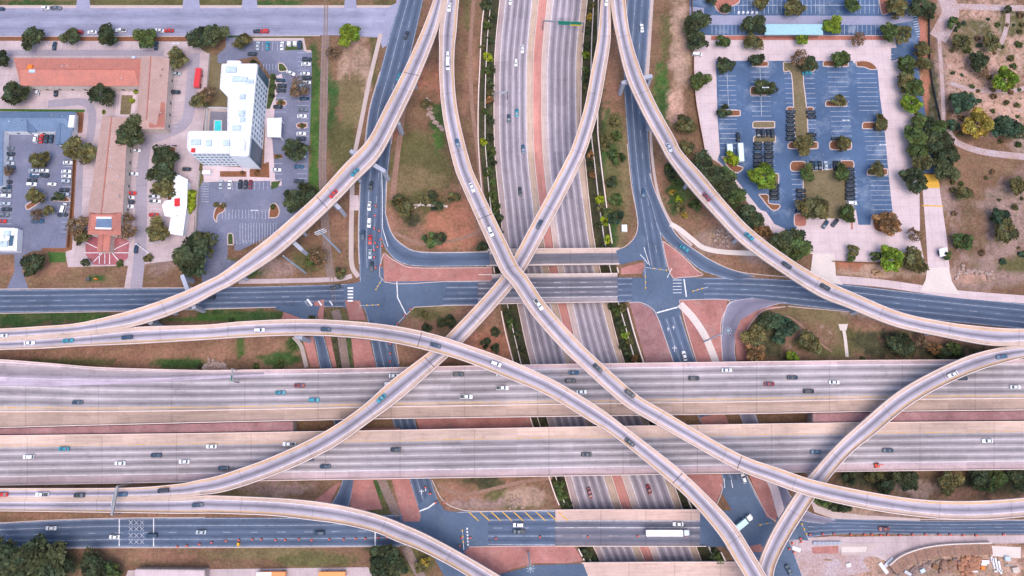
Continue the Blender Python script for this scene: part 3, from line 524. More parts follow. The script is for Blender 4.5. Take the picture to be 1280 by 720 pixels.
def mark(name, segs, mat='paint_line', lay=9, w_=.4):
    """painted bars between pairs of survey points"""
    mb = MB()
    for s in segs:
        a, b_ = U(s[0], s[1], lay*LAY), U(s[2], s[3], lay*LAY); ww = s[4] if len(s) > 4 else w_
        d = (b_-a).normalized(); n = Vector((-d.y, d.x, 0))*ww/2; mb.add([a-n, b_-n, b_+n, a+n], [(0, 1, 2, 3)])
    o = mb.build(name, mat); bm = bmesh.new(); bm.from_mesh(o.data)
    for f in bm.faces:
        if f.normal.z < 0: f.normal_flip()
    bm.to_mesh(o.data); bm.free(); return struct(o)
mark('road_marking', [(496,352,497,372),(497,372,508,394),(821,391,847,384,.6),(855,349,858,371,.6),(524,639,535,635,.6),(535,635,546,627,.6),(592,661,592,661.1)], w_=.5)
mark('crosswalk', [(434.5,360+4*i,441.5,360+4*i,.8) for i in range(5)]+[(841,350+4*i,852,350+4*i,.28) for i in range(5)])
mark('road_marking', [(149,649,149,683,.4),(192,648,192,683,.4)]+[q for i in range(4) for x in (161,168,175) for q in ((x,650.5+8*i,x+5,656+8*i,.12),(x,656+8*i,x+5,650.5+8*i,.12))]+[(469,664,469,683,.6)])
mark('road_marking', [(586+14*i,640,598+14*i,651,.45) for i in range(9)], 'paint_yellow'); mark('road_marking', [(384,374,390,382,1),(398,376,402,382,.6),(412,376,416,382,.6)])
mark('road_marking', [(583+.2*i,661+4*i,585+.2*i,661+4*i,.8) for i in range(6)]); mark('road_marking', [(834,411,837,411),(835,409,835,414,.28),(842,407,842,412,.28),(840,409,844,409),(840,435,846,435,.28),(843,432,843,440,.28),(527,612,527,618,.28),(524,614,530,614),(532,608,532,614,.28),(905,598,906,610,.28),(914,600,916,610,.28)], w_=.26)
mark('road_marking', [(805,309,812,332),(800,318,806,324),(806,324,810,330),(462,300,463,306),(840,335,834,347)], w_=.3)
mark('road_marking', [(477,215,478,240,.3),(478,240,478,285,.3),(478,285,485,308,.3)])
mark('plaza_lines', [(134,316,107,303,.35),(134,316,161,303,.35),(134,316,105,316,.35),(134,316,161,316,.35),(128,316,116,328,.35),(140,316,150,328,.35),(124.5,316,124,330,.3),(131,316,131,330,.3),(137,316,137,330,.3)], lay=6)
def stalls(x0, y0, x1, y1, n, dx, dy, lay=6, w_=.17): return [(x0+(x1-x0)*i/(n-1), y0+(y1-y0)*i/(n-1), x0+(x1-x0)*i/(n-1)+dx, y0+(y1-y0)*i/(n-1)+dy, w_) for i in range(n)]
sg = []
sg += stalls(898,95,900,185,16,22,0)+[(909,92,911,140,.22)]; sg += stalls(938,84,940,145,11,24,0)+[(950,84,952,145,.22)]; sg += stalls(980,92,983,135,8,12,0)+stalls(1006,92,1008,135,8,12,0)+stalls(986,140,988,178,8,14,0)+stalls(1008,140,1008,176,8,12,0)
sg += stalls(1034,84,1040,170,15,25,0)+stalls(1070,92,1074,138,9,25,0)+stalls(1080,165,1085,205,8,26,0)+stalls(1087,220,1090,262,8,27,0)+stalls(989,218,992,268,9,13,0)+stalls(944,180,945,212,7,24,0)+stalls(944,165,966,165,6,0,6)+stalls(1010,202,1052,202,8,0,11)+stalls(1057,215,1060,256,9,13,0)
sg += stalls(918,0,1030,0,22,0,17)+[(918,6.5,990,6.5,.3),(1002,6.5,1100,6.5,.3)]+stalls(1070,0,1098,0,6,0,17)+stalls(890,31,930,31,9,0,12)+stalls(1050,31,1100,31,10,0,12)+stalls(1136,6,1146,46,14,6,-1,6,.35)+stalls(1064,32,1070,32,5,-3,9)
mark('parking_marking', sg, 'stall_line', lay=6)
sg = stalls(0,192,0,300,17,14,0)+stalls(80,202,76,290,15,12,0)+stalls(300,279,345,279,14,0,24)+stalls(296,300,350,300,14,0,5)+stalls(372,66,372,170,20,14,0)+stalls(372,205,372,235,6,12,0)+stalls(345,98,345,140,8,12,0)+stalls(322,53,378,53,10,0,10)+stalls(274,227,335,227,12,0,10)+stalls(252,230,252,252,8,9,0)+stalls(278,262,340,262,16,0,12)+stalls(325,80,345,80,6,0,8)+stalls(342,198,342,224,5,11,0)
mark('parking_marking', sg, 'stall_line', lay=6)
sg = stalls(20,54,230,54,38,0,8)+stalls(20,110,110,110,18,0,10)+stalls(212,84,208,158,16,14,0)+stalls(162,188,156,262,16,12,0)+stalls(188,244,188,272,6,12,0)+stalls(868,112,882,190,20,12,-1)+stalls(1118,68,1148,205,30,-14,0)+stalls(900,50,1100,50,44,0,10)
mark('parking_marking', sg, 'stall_line', lay=6, w_=.18)
# ------------------------------------------------------------------ bridges and flyovers
AVOID = []
def poly_of(rows): return [(p.x, p.y) for p in rows[0]]+[(p.x, p.y) for p in rows[1][::-1]]
def inside(x, y, poly):
    c = False; j = len(poly)-1
    for i in range(len(poly)):
        xi, yi = poly[i]; xj, yj = poly[j]
        if (yi > y) != (yj > y) and x < (xj-xi)*(y-yi)/(yj-yi)+xi: c = not c
        j = i
    return c
for s_ in (FRW, FRE, CRS, CR2, SF, SF2, RTL, LTL, LOOP, UT): AVOID.append(poly_of(edges(s_, 0, 4)))
AVOID.append(poly_of((FWL, FWR)))
def ground_z(x, y):
    if fPL(y) <= x <= fPR(y): return CUT
    if fOL(y) <= x <= fPL(y): t = (x-fOL(y))/(fPL(y)-fOL(y)); return -6.7*t
    if fPR(y) <= x <= fOR(y): t = (fOR(y)-x)/(fOR(y)-fPR(y)); return -6.7*t
    return 0.
def settle(root, loc):
    root.location = loc
    for ch in root.children: ch.location = -Vector(loc)
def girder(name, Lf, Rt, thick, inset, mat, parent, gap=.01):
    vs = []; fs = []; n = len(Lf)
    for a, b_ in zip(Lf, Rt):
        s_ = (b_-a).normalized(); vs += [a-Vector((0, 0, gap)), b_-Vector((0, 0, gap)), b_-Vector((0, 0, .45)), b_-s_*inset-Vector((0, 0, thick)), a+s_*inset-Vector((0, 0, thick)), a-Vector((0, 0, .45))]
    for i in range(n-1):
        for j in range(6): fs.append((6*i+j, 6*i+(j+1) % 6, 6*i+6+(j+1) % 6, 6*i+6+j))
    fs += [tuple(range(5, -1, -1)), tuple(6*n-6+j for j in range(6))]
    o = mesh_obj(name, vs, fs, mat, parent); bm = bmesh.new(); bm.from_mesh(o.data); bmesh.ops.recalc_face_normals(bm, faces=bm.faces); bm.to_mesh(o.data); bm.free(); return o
def parapet(Lf, Rt, side, i0, i1, parent, h=.95, w_=.42):
    A, B = (Lf, Rt) if side == 'L' else (Rt, Lf); line = [a+(b_-a).normalized()*w_*.55 for a, b_ in zip(A[i0:i1], B[i0:i1])]
    return strip_solid('parapet', line, w_, h, 'parapet', parent, taper=.62)
def bridge(name, rows, mat, label, thick=1.9, inset=1.6, walls=((('L'), 0, None), ('R', 0, None)), pier_every=0, cat='bridge', group=None, width_cap=.78, joints=()):
    Lf, Rt = rows; root = empty(name, (0, 0, 0)); tag(root, label, cat, group)
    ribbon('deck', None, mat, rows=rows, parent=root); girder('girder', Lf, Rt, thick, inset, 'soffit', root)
    for side, i0, i1 in walls: parapet(Lf, Rt, side, i0, i1 if i1 is not None else len(Lf), root)
    if pier_every:
        acc = pier_every*.5
        for i in range(1, len(Lf)):
            m = (Lf[i]+Rt[i])/2; p = (Lf[i-1]+Rt[i-1])/2; acc += (m-p).length
            if acc < pier_every or any(inside(m.x, m.y, q) for q in AVOID): continue
            acc = 0; gz = ground_z(m.x, m.y); s_ = (Rt[i]-Lf[i]); wd = s_.length; s_.z = 0; s_.normalize(); top = m.z-thick+.02; ang = math.atan2(s_.y, s_.x)
            mb = MB(); mb.box((m.x, m.y, (gz+top-1.4)/2), (2.0, 1.5, top-1.4-gz+.3), ang); pr = mb.build('pier', 'pier_blue', root)
            cb = MB(); a = m+s_*wd*width_cap/2; b_ = m-s_*wd*width_cap/2; n_ = Vector((-s_.y, s_.x, 0))*.8
            pts = []
            for q in (n_, -n_): pts += [Vector((a.x, a.y, top))+q, Vector((b_.x, b_.y, top))+q, Vector((b_.x, b_.y, top-.7))+q, Vector((m.x-s_.x*1.0, m.y-s_.y*1.0, top-1.5))+q, Vector((m.x+s_.x*1.0, m.y+s_.y*1.0, top-1.5))+q, Vector((a.x, a.y, top-.7))+q]
            cb.add(pts, [tuple(range(6)), tuple(range(11, 5, -1))]+[(j, 6+j, 6+(j+1) % 6, (j+1) % 6) for j in range(6)]); cb.build('pier_cap', 'pier_blue', pr)
    for i in joints:
        a, b_ = Lf[i], Rt[i]; d = (b_-a).normalized()
        o = MB().bar(a+d*.6+Vector((0, 0, .005)), b_-d*.6+Vector((0, 0, .005)), .32, .03).build('expansion_joint', 'joint_grey', root)
    i = len(Lf)//2; m = (Lf[i]+Rt[i])/2; settle(root, Vector((m.x, m.y, ground_z(m.x, m.y)))); return root
# ---- east-west expressway on two parallel elevated decks
ZD = 7.0
DN_T = [(-60,447),(0,449),(67,454),(125,459),(190,461),(256,462.5),(395,461),(500,459),(605,456.5),(696,455),(800,453.5),(916,452),(1080,450),(1285,449),(1340,448.5)]
DN_B = [(-60,536),(0,535),(256,528.5),(476,524),(696,521),(916,518),(1080,515),(1285,513),(1340,512.5)]
DS_T = [(-60,545),(0,544),(256,541),(476,537.5),(696,533.5),(916,530),(1080,527.5),(1285,526),(1340,525.5)]
DS_B = [(-60,608),(0,607),(256,602.5),(476,599),(696,595.5),(916,592),(1080,589.5),(1285,587),(1340,586)]
def fy(px, x): return float(np.interp(x, [p[0] for p in px], [p[1] for p in px]))
XS = [-60, 0, 60, 120, 190, 256, 330, 395, 476, 560, 640, 696, 800, 916, 1000, 1080, 1180, 1285, 1340]
DKN = [(x, fy(DN_T, x), x, fy(DN_B, x)) for x in XS]; DKS = [(x, fy(DS_T, x), x, fy(DS_B, x)) for x in XS]
dl, dd = (.44, .385, .41), (.2, .18, .195)
ribbon_mat('deck_north', [(0, (.46,.34,.36)), (.07, (.44,.335,.36))]+lanes(.1, .70, 4, dl, dd)+[(.73, TAN), (.765, CONL), (.78, (.38,.275,.225)), (1, (.40,.29,.245))],
 lines=[(.095, .4, WHITE, 0), (.25, .3, WHITE, 2), (.40, .3, WHITE, 2), (.55, .3, WHITE, 2), (.705, .45, YEL, 0)], slab=5, joint=33, width=26)
ribbon_mat('deck_south', [(0, (.52,.385,.325)), (.2, (.54,.395,.335)), (.225, (.44,.34,.37))]+lanes(.235, .82, 4, dl, dd)+[(.84, (.46,.36,.39)), (1, (.47,.345,.34))],
 lines=[(.225, .45, YEL, 0), (.38, .3, WHITE, 2), (.53, .3, WHITE, 2), (.68, .3, WHITE, 2), (.825, .4, WHITE, 0)], slab=5, joint=33, width=24)
RN, RS = edges(DKN, ZD, 8), edges(DKS, ZD, 8); AV2 = [poly_of(RN), poly_of(RS)]
def expressway(rows, mat, label, x_med=None):
    Lf, Rt = rows; root = bridge('expressway_deck', rows, mat, label, 1.7, .3, cat='expressway', group='elevated expressway decks')
    off = -Vector(root.location)
    def xi(x): return min(range(len(Lf)), key=lambda i: abs(PX(Lf[i].x, Lf[i].y, ZD)[0]-x))
    i0, i1 = xi(366), xi(1016)
    for a, b_ in ((0, i0+1), (i1, len(Lf))):
        l2 = [p+(q-p).normalized()*.15-Vector((0, 0, 1.68)) for p, q in zip(Lf[a:b_], Rt[a:b_])]; r2 = [q+(p-q).normalized()*.15-Vector((0, 0, 1.68)) for p, q in zip(Lf[a:b_], Rt[a:b_])]
        o = girder('abutment_wall', l2, r2, 5.7, .0, 'concrete', root, 0); o.location = off
    for x in (455, 505, 550, 625, 655, 745, 800, 815, 905, 955):       # bents between the roads below
        i = xi(x); a, b_ = Lf[i], Rt[i]; top = ZD-1.72; mb = MB(); mb.bar(a.lerp(b_, .05)+Vector((0, 0, -1.72-.6)), a.lerp(b_, .95)+Vector((0, 0, -1.72-.6)), 1.1, 1.15)
        pr = mb.build('pier_cap', 'pier_blue', root); pr.location = off
        for t in (.12, .37, .63, .88):
            q = a.lerp(b_, t); gz = ground_z(q.x, q.y); MB().cone((q.x, q.y, gz-.2), (q.x, q.y, top-1.15), .5, .5, 12).build('pier', 'pier_blue', pr)
    if x_med:
        line = [p.lerp(q, x_med) for p, q in zip(Lf, Rt)]; o = strip_solid('median_barrier', line, .6, .9, 'parapet', root, taper=.5); o.location = off
expressway(RN, 'deck_north', 'upper of two parallel elevated expressway decks, with a concrete divider along its southern lanes', .765)
expressway(RS, 'deck_south', 'lower of two parallel elevated expressway decks, with a wide tan shoulder beside its yellow line')
for a, b_, lab in ((-60, 366, 'red paved strip on fill between the two expressway decks at the left end'), (1016, 1340, 'red paved strip on fill between the two expressway decks at the right end')):
    xs = [a+(b_-a)*i/6 for i in range(7)]; rr = edges([(x, fy(DN_B, x)+.8, x, fy(DS_T, x)-.8) for x in xs], ZD-.35, 3); root = empty('median_embankment', (0, 0, 0)); tag(root, lab, 'embankment')
    ribbon('paving', None, 'paver_mauve', rows=rr, parent=root); girder('fill', *rr, 6.5, 0, 'concrete', root, .01); settle(root, U((a+b_)/2, 536, 0))
ribbon_mat('merge_lane', [(0, (.44,.34,.36)), (.25, (.3,.26,.28)), (.5, (.22,.19,.22)), (.75, (.46,.38,.47)), (1, (.46,.38,.47))], lines=[(.04, .3, WHITE, 0), (.7, .3, WHITE, 2)], slab=5, width=8)
ribbon('merge_lane', [(-60,449,-60,478),(0,451.5,0,481),(67,456,67,482),(125,461,125,481),(190,463,190,478),(256,464.5,256,474),(330,464,330,470)], 'merge_lane', ZD, lay=2)
# ---- low bridges over the sunken freeway
ribbon_mat('bridge_cross', [(0, CONL), (.12, CON), (.13, (.2,.18,.21))]+lanes(.14, .8, 4, (.2,.185,.215), (.1,.105,.14))+[(.8, (.27,.24,.27)), (1, (.33,.28,.29))], lines=[(.465, .3, WHITE, 0), (.63, .25, WHITE, 1), (.3, .25, WHITE, 1), (.8, .3, WHITE, 0)], joint=22, width=14)
ribbon_mat('bridge_uturn', [(0, (.56,.43,.38)), (.28, (.56,.43,.38)), (.3, (.17,.16,.19)), (.55, (.13,.13,.16)), (.88, (.19,.175,.2)), (.9, CONL), (1, CONL)], joint=20, width=7)
ribbon_mat('bridge_south', [(0, (.56,.40,.35)), (.29, (.56,.40,.35)), (.31, (.2,.185,.22))]+lanes(.32, .95, 3, (.2,.19,.23), (.105,.11,.15))+[(.96, CON), (1, CON)], lines=[(.5, .35, WHITE, 0), (.32, .3, WHITE, 0), (.72, .25, WHITE, 1)], joint=20, width=17)
ribbon_mat('bridge_plain', [(0, (.56,.40,.35)), (.5, (.54,.39,.34)), (1, (.5,.38,.34))], joint=20, width=9)
for nm, st_, mat, lab in (('overpass', [(598,343,597,381),(640,342.5,640,380),(700,342.2,700,379),(772,341.5,772,378)], 'bridge_cross', 'wide grey overpass carrying the cross street over the sunken freeway'),
    ('turnaround_bridge', [(608,311.5,608,333),(660,311,660,332.3),(720,310.5,720,331.5),(774,310,774,331)], 'bridge_uturn', 'narrow turnaround bridge with a broad pale edge, just above the cross street overpass'),
    ('overpass', [(694,636.5,694,683),(740,636.3,740,683),(810,636.3,810,683.2),(882,636.5,882,683.2)], 'bridge_south', 'grey overpass with a broad tan edge under the white semi trailer truck'),
    ('overpass', [(727,702.5,730,745),(790,702,790,745),(860,701.5,860,745),(945,701.5,945,745)], 'bridge_plain', 'plain pinkish concrete bridge at the bottom edge of the sunken freeway')):
    rows = edges(st_, .07, 6); r = bridge(nm, rows, mat, lab, 1.5, .3, cat='bridge')
    Lf, Rt = rows; off = -Vector(r.location)
    for t in (.3, .5, .7):
        k = int(t*(len(Lf)-1)); a, b_ = Lf[k], Rt[k]; 
        for q in (.15, .5, .85):
            m = a.lerp(b_, q); gz = ground_z(m.x, m.y); o = MB().cone((m.x, m.y, gz-.2), (m.x, m.y, -1.4), .45, .45, 10).build('pier', 'pier_blue', r); o.location = off
# ---- curving flyovers (left edge, right edge, height)
def rampmat(name, flip):
    s_ = [(0, (.50,.375,.31)), (.07, (.53,.40,.34)), (.22, (.50,.38,.34)), (.27, (.46,.39,.43)), (.33, (.40,.355,.43)), (.41, (.28,.255,.31)), (.50, (.17,.16,.19)), (.59, (.28,.255,.31)), (.68, (.41,.365,.43)), (.8, (.48,.42,.45)), (.85, (.50,.36,.29)), (1, (.52,.37,.30))]
    li = [(.265, .4, WHITE, 0), (.845, .4, YEL, 0)]
    if flip: s_ = [(1-p, c) for p, c in s_[::-1]]; li = [(1-q[0],)+q[1:] for q in li]
    return ribbon_mat(name, s_, li, joint=31, width=9.5, streak=.17)
rampmat('ramp_a', False); rampmat('ramp_b', True)
RA = [(549,-25,560,-25,14),(542,0,555,0,14),(527,40,547.5,37,14),(504,90,525,95,14),(481,135,503,142,14),(460,175,476,194,14),(430,207,445,227,14),(395,245,411,262,14),(345,290,362,307,13.7),(320,310,335,328,13.5),(280,340,292,355,13),(262,350,272,365,13),(220,369,230,387,12.6),(163,388.5,168,408,12.5),(101,403.5,101,417,12.5),(50,408,50,421,12.5),(0,411,0,424,12.5),(-60,413,-60,426,12.5)]
RB = [(-60,426,-60,440,12.5),(0,424,0,437.5,12.5),(50,421,50,436,12.5),(101,417,101,433,12.5),(169,409,170,430,12.5),(256,406,256,425,13.5),(302,402,302,422,14.5),(370,399,369,419.5,16.5),(432,401,430,421.5,18.8),(490,407,486,428,20.6),(540,417,533,438,21.5),(590,433,581,452,21.7),(640,451,629,471,21.7),(696,477,683,494,21.7),(750,510,736,526,21.7),(782,534,768,546,21.7),(843,581,829,596,21.5),(880,615,865,629,21),(916,653,898,668,20),(936,683,916,697,19.3),(958,720,937,732,18.5),(985,770,963,782,17.5)]
RC = [(560,-25,579,-25,14),(555,0,574,0,14),(549,37,571,37,14),(549,60,568.5,60,14.2),(549,90,568,90,14.7),(551,125,570,122,15.4),(556,160,575.5,155,16.2),(568,210,588,204,17.6),(578,235,598,229,18.4),(596,275,616,267,19.5),(612,310,633,302,20.4),(626,340,648,332,20.9),(641,358,660,347,21),(665,394,684,382,21),(700,434,718,421,21),(722,455,739,442,21),(760,490,776,476,21),(785,510,800,496,21),(819,530,831,514,21),(868,558,876,541,21),(921,587,928,569,21),(967,605,973,585,21),(1013,621,1018,600,20.8),(1080,636,1083,614,20.2),(1148,646,1150,624,19.4),(1213,650,1213,626,18.6),(1280,646,1279,622,17.8),(1335,640,1333,616,17)]
RD = [(757,-25,766,-25,14),(751,0,763,0,14),(747,45,763.5,45,14),(739,88,757,92,14),(730,135,748,139,14),(716,180,734,186,14),(706,202,724,210,14),(685,242,703,252,14),(660,288,678,299,14),(644,318,661,330,14),(629,342,645,354,14),(602,374,618,386,14),(562,416,579,428,14),(540,437,556,450,14),(490,475,503,497,14),(450,510,463,527,14),(403,541,414,561,14),(342,570,351,591,13.8),(281,592,287,613,13.3),(247,600,250,619,13),(220,605,221,621.5,12.8),(153,609.5,153,623,12.5),(0,610,0,624,12.5),(-60,610,-60,624,12.5)]
RE = [(-60,624,-60,639,12.5),(0,624,0,639,12.5),(153,623,153,641,12.5),(221,621.5,220,642,12.8),(250,619.5,249,642,13),(269,619,268,642,12.9),(342,622,338,644.5,12.4),(391,626,387,650,12),(434,633,428,655.5,11.5),(476,644,468,665,11),(507,656,497,677,10.5),(536,669,525,688,10),(577,691,566,709,9.4),(623,718,611,737,8.8),(660,742,648,762,8)]
RF = [(766,-25,780,-25,14),(763,0,782,0,14),(770,45,787,41,14),(782,95,801,88,14),(802,140,821,133,14),(824,180,842,171,14),(835,200,852,190,14),(860,233,878,219,14),(892,269,908,255,14),(927,305,941,289,14),(977,341,989,325,14),(1023,370,1033,351,14),(1060,385,1068,367,14),(1118,408,1124,390,14),(1177,421,1181,402.5,14),(1238,432,1240,409.5,14),(1285,431,1285,411,14),(1345,430,1345,410,14)]
RG = [(1345,430,1345,443,14),(1285,431,1285,447,14),(1247,435,1252,454.5,14),(1206,446,1213,467,14),(1156,469,1166,489,14),(1118,492,1131,511,14),(1080,524,1095,541,14),(1043,558,1058,572,14),(1004,603,1024,614,14),(985,630,1005,642,14),(964,665,985,674,13.5),(949,699,970,704,13),(944,722,965,726,12.6),(935,770,956,773,12)]
RAMPS = {}
def make_ramp(key, stn, mat, label, walls, every, joints=()):
    rows = edges(stn, None, 8); RAMPS[key] = (stn, rows)
    AVOID.extend(AV2); r = bridge('flyover_ramp', rows, mat, label, 1.9, 1.7, walls, every, 'flyover', 'curving flyover ramps', joints=joints); del AVOID[-2:]
    return r
make_ramp('A', RA, 'ramp_b', 'flyover sweeping from the top past the white hotel and merging at the left edge', (('L', 0, None), ('R', 16, 8*13+1)), 34, (24, 56))
make_ramp('B', RB, 'ramp_a', 'flyover arching from the left edge across both expressway decks to the bottom edge', (('L', 8*4, None), ('R', 0, None)), 34, (78, 130))
make_ramp('C', RC, 'ramp_a', 'topmost flyover running from the top through the middle and out at the lower right', (('L', 16, None), ('R', 0, None)), 34, (72, 160))
make_ramp('D', RD, 'ramp_b', 'long straight flyover slanting from the top down to the left edge beneath two others', (('L', 0, None), ('R', 16, 8*19+1)), 34, (106,))
make_ramp('E', RE, 'ramp_a', 'lower flyover splitting off at the left and curving down over the cones', (('L', 8*4, None), ('R', 0, None)), 34)
make_ramp('F', RF, 'ramp_a', 'flyover sweeping from the top past the dark car lot to the right edge', (('L', 16, 8*15+1), ('R', 0, None)), 34)
make_ramp('G', RG, 'ramp_a', 'flyover curving from the right edge down beneath another one to the bottom', (('L', 16, None), ('R', 0, None)), 34)
def ramp_at(key, px, py):
    """point, heading and width-wise position on a flyover near a survey coordinate"""
    stn, (Lf, Rt) = RAMPS[key]; best = None
    for i in range(len(Lf)):
        m = (Lf[i]+Rt[i])/2; a, b_ = PX(*m); d = (a-px)**2+(b_-py)**2
        if best is None or d < best[0]: best = (d, i, m)
    i = best[1]; m = best[2]; p = U(px, py, m.z); d = (Lf[min(i+1, len(Lf)-1)]-Lf[max(i-1, 0)]); return p, math.atan2(d.y, d.x)
# straddle bents: a beam under a flyover carried by columns beside the road
def bent(pts, z, label):
    """pts: survey coordinates of the beam line at height z; columns drop at the first and last"""
    P = [U(a, b_, z) for a, b_ in pts]; root = empty('straddle_bent', (0, 0, 0)); tag(root, label, 'bridge support', 'straddle bents under the flyovers')
    MB().bar(P[0], P[-1], 1.9, 1.7).build('beam', 'pier_blue', root)
    for p in (P[0], P[-1]): MB().box((p.x, p.y, (z+.8)/2), (1.7, 1.7, z+.8), math.atan2((P[-1]-P[0]).y, (P[-1]-P[0]).x)).build('column', 'pier_blue', root)
    m = (P[0]+P[-1])/2; settle(root, Vector((m.x, m.y, 0)))
bent([(440,190),(480,214)], 11.2, 'straddle bent spanning the left frontage road under the hotel flyover'); bent([(229,346),(243,384)], 10.3, 'straddle bent beside the big dark tree spanning the cross street')
bent([(779,104),(813,96)], 11.2, 'straddle bent spanning the right frontage road below the top merge'); bent([(364,300),(377,312)], 11, 'stubby bent beside the tall steel pole left of the rail line')
bent([(414,251),(424,260)], 11.2, 'stubby bent over the rail line beside the red car'); bent([(487,150),(498,155)], 11.2, 'bent on bare red soil right of the left frontage road')
bent([(183,399),(189,404)], 10, 'bent in the wedge where two flyovers merge at the left'); bent([(372,421),(376,422)], 13, 'bent on the grass beside the curving concrete flume')
pass
# ------------------------------------------------------------------ vehicles (front towards +x, modelled at real size)
def ring_loft(st_, zb=.24):
    mb = MB(); rings = []
    for x, hw, zt in st_:
        rings.append([(x, -hw*.9, zb), (x, -hw, zb+.22), (x, -hw*.985, zt-.12), (x, -hw*.86, zt), (x, hw*.86, zt), (x, hw*.985, zt-.12), (x, hw, zb+.22), (x, hw*.9, zb)])
    vs = [p for r in rings for p in r]; fs = []
    for i in range(len(rings)-1):
        for j in range(8): fs.append((8*i+j, 8*i+(j+1) % 8, 8*i+8+(j+1) % 8, 8*i+8+j))
    fs += [tuple(range(7, -1, -1)), tuple(8*len(rings)-8+j for j in range(8))]; mb.add(vs, fs); return mb
def frustum(mb, b, t):
    """b, t = (x0, x1, half width, z) of the belt line and of the roof"""
    vs = [(b[0], -b[2], b[3]), (b[1], -b[2], b[3]), (b[1], b[2], b[3]), (b[0], b[2], b[3]), (t[0], -t[2], t[3]), (t[1], -t[2], t[3]), (t[1], t[2], t[3]), (t[0], t[2], t[3])]
    m_ = [(t[0]+.12, -t[2]*.8, t[3]+.06), (t[1]-.12, -t[2]*.8, t[3]+.06), (t[1]-.12, t[2]*.8, t[3]+.06), (t[0]+.12, t[2]*.8, t[3]+.06)]
    mb.add(vs+m_, [(3, 2, 1, 0), (0, 1, 5, 4), (1, 2, 6, 5), (2, 3, 7, 6), (3, 0, 4, 7), (4, 5, 9, 8), (5, 6, 10, 9), (6, 7, 11, 10), (7, 4, 8, 11), (8, 9, 10, 11)])
def pane(b, t, side, e=.025):
    """a glass slab standing proud of one face of the greenhouse"""
    def L(a, c, k): return tuple(a[i]+(c[i]-a[i])*k for i in range(3))
    B = {'F': [(b[1], -b[2], b[3]), (b[1], b[2], b[3]), (t[1], t[2], t[3]), (t[1], -t[2], t[3])], 'R': [(b[0], b[2], b[3]), (b[0], -b[2], b[3]), (t[0], -t[2], t[3]), (t[0], t[2], t[3])],
         'S': [(b[0], -b[2], b[3]), (b[1], -b[2], b[3]), (t[1], -t[2], t[3]), (t[0], -t[2], t[3])], 'P': [(b[1], b[2], b[3]), (b[0], b[2], b[3]), (t[0], t[2], t[3]), (t[1], t[2], t[3])]}[side]
    c = [sum(p[i] for p in B)/4 for i in range(3)]; q = [Vector(L(p, c, .1)) for p in B]; n = (q[1]-q[0]).cross(q[2]-q[0]).normalized()*e
    return [p-n for p in q]+[p+n for p in q], [(3, 2, 1, 0), (4, 5, 6, 7), (0, 1, 5, 4), (1, 2, 6, 5), (2, 3, 7, 6), (3, 0, 4, 7)]
SPEC = {
 'sedan': ([(-2.35,.74,.8),(-2.2,.86,.93),(-1.3,.91,1.0),(0,.92,1.0),(1.0,.92,.99),(1.9,.87,.86),(2.33,.72,.7)], (-1.75,1.1,.80,.97), (-1.0,.3,.62,1.42)),
 'hatchback': ([(-2.05,.78,.95),(-1.9,.86,1.0),(0,.88,1.0),(.9,.88,.98),(1.7,.84,.88),(2.05,.7,.72)], (-1.95,1.05,.78,.98), (-1.55,.25,.62,1.48)),
 'SUV': ([(-2.35,.84,1.05),(-2.25,.92,1.12),(0,.95,1.14),(1.1,.95,1.12),(2.05,.9,1.0),(2.38,.78,.84)], (-2.3,1.2,.86,1.12), (-2.0,.45,.7,1.7)),
 'pickup': ([(-2.85,.92,1.05),(-2.75,.95,1.08),(0,.97,1.1),(1.4,.97,1.1),(2.5,.93,1.02),(2.85,.82,.86)], (-.85,1.45,.88,1.1), (-.6,.75,.72,1.78)),
 'van': ([(-2.6,.9,1.15),(-2.5,.96,1.2),(0,.98,1.2),(1.5,.98,1.18),(2.3,.92,1.05),(2.62,.8,.88)], (-2.55,1.75,.92,1.18), (-2.45,1.0,.82,2.05)),
}
PROTO = {}
def car_meshes(kind):
    body, b, t = SPEC[kind]; mb = ring_loft(body); frustum(mb, b, t)
    if kind == 'pickup': pass
    me = {}
    def mk(name, v, f, mat, smooth=False):
        o = mesh_obj(name, v, f, mat, smooth=smooth); m_ = o.data; bpy.data.objects.remove(o)
        bm = bmesh.new(); bm.from_mesh(m_); bmesh.ops.recalc_face_normals(bm, faces=bm.faces); bm.to_mesh(m_); bm.free(); return m_
    parts = [('body', mk('body', mb.v, mb.f, 'car_paint'), (0, 0, 0))]
    for n_, s_ in (('windshield', 'F'), ('rear_window', 'R')): v, f = pane(b, t, s_); parts.append((n_, mk(n_, v, f, 'glass_dark'), (0, 0, 0)))
    v, f = pane(b, t, 'S'); sw = mk('side_window', v, f, 'glass_dark'); parts.append(('side_window', sw, (0, 0, 0)))
    v, f = pane(b, t, 'P'); parts.append(('side_window', mk('side_window', v, f, 'glass_dark'), (0, 0, 0)))
    if kind == 'pickup':
        m2 = MB(); m2.box((-1.85, 0, 1.115), (1.75, 1.5, .05)); parts.append(('cargo_bed', mk('cargo_bed', m2.v, m2.f, 'dark_metal'), (0, 0, 0)))
    wb = MB().cone((0, -.11, 0), (0, .11, 0), .33, .33, 14); wm = mk('wheel', wb.v, wb.f, 'rubber'); L = body[-1][0]
    for x in (-L*.62, L*.6):
        for s_ in (-1, 1): parts.append(('wheel', wm, (x, s_*(body[2][1]-.1), .33)))
    return parts
PAINT = dict(white=(.74,.75,.78), silver=(.40,.46,.52), grey=(.15,.17,.2), dark=(.022,.03,.042), black=(.012,.014,.018), blue=(.03,.10,.2), navy=(.015,.045,.09), teal=(.02,.24,.33), red=(.55,.025,.02), maroon=(.2,.015,.025), orange=(.75,.16,.03))
CNAME = dict(white='white', silver='silver', grey='grey', dark='dark', black='black', blue='blue', navy='dark blue', teal='teal', red='red', maroon='dark red', orange='orange')
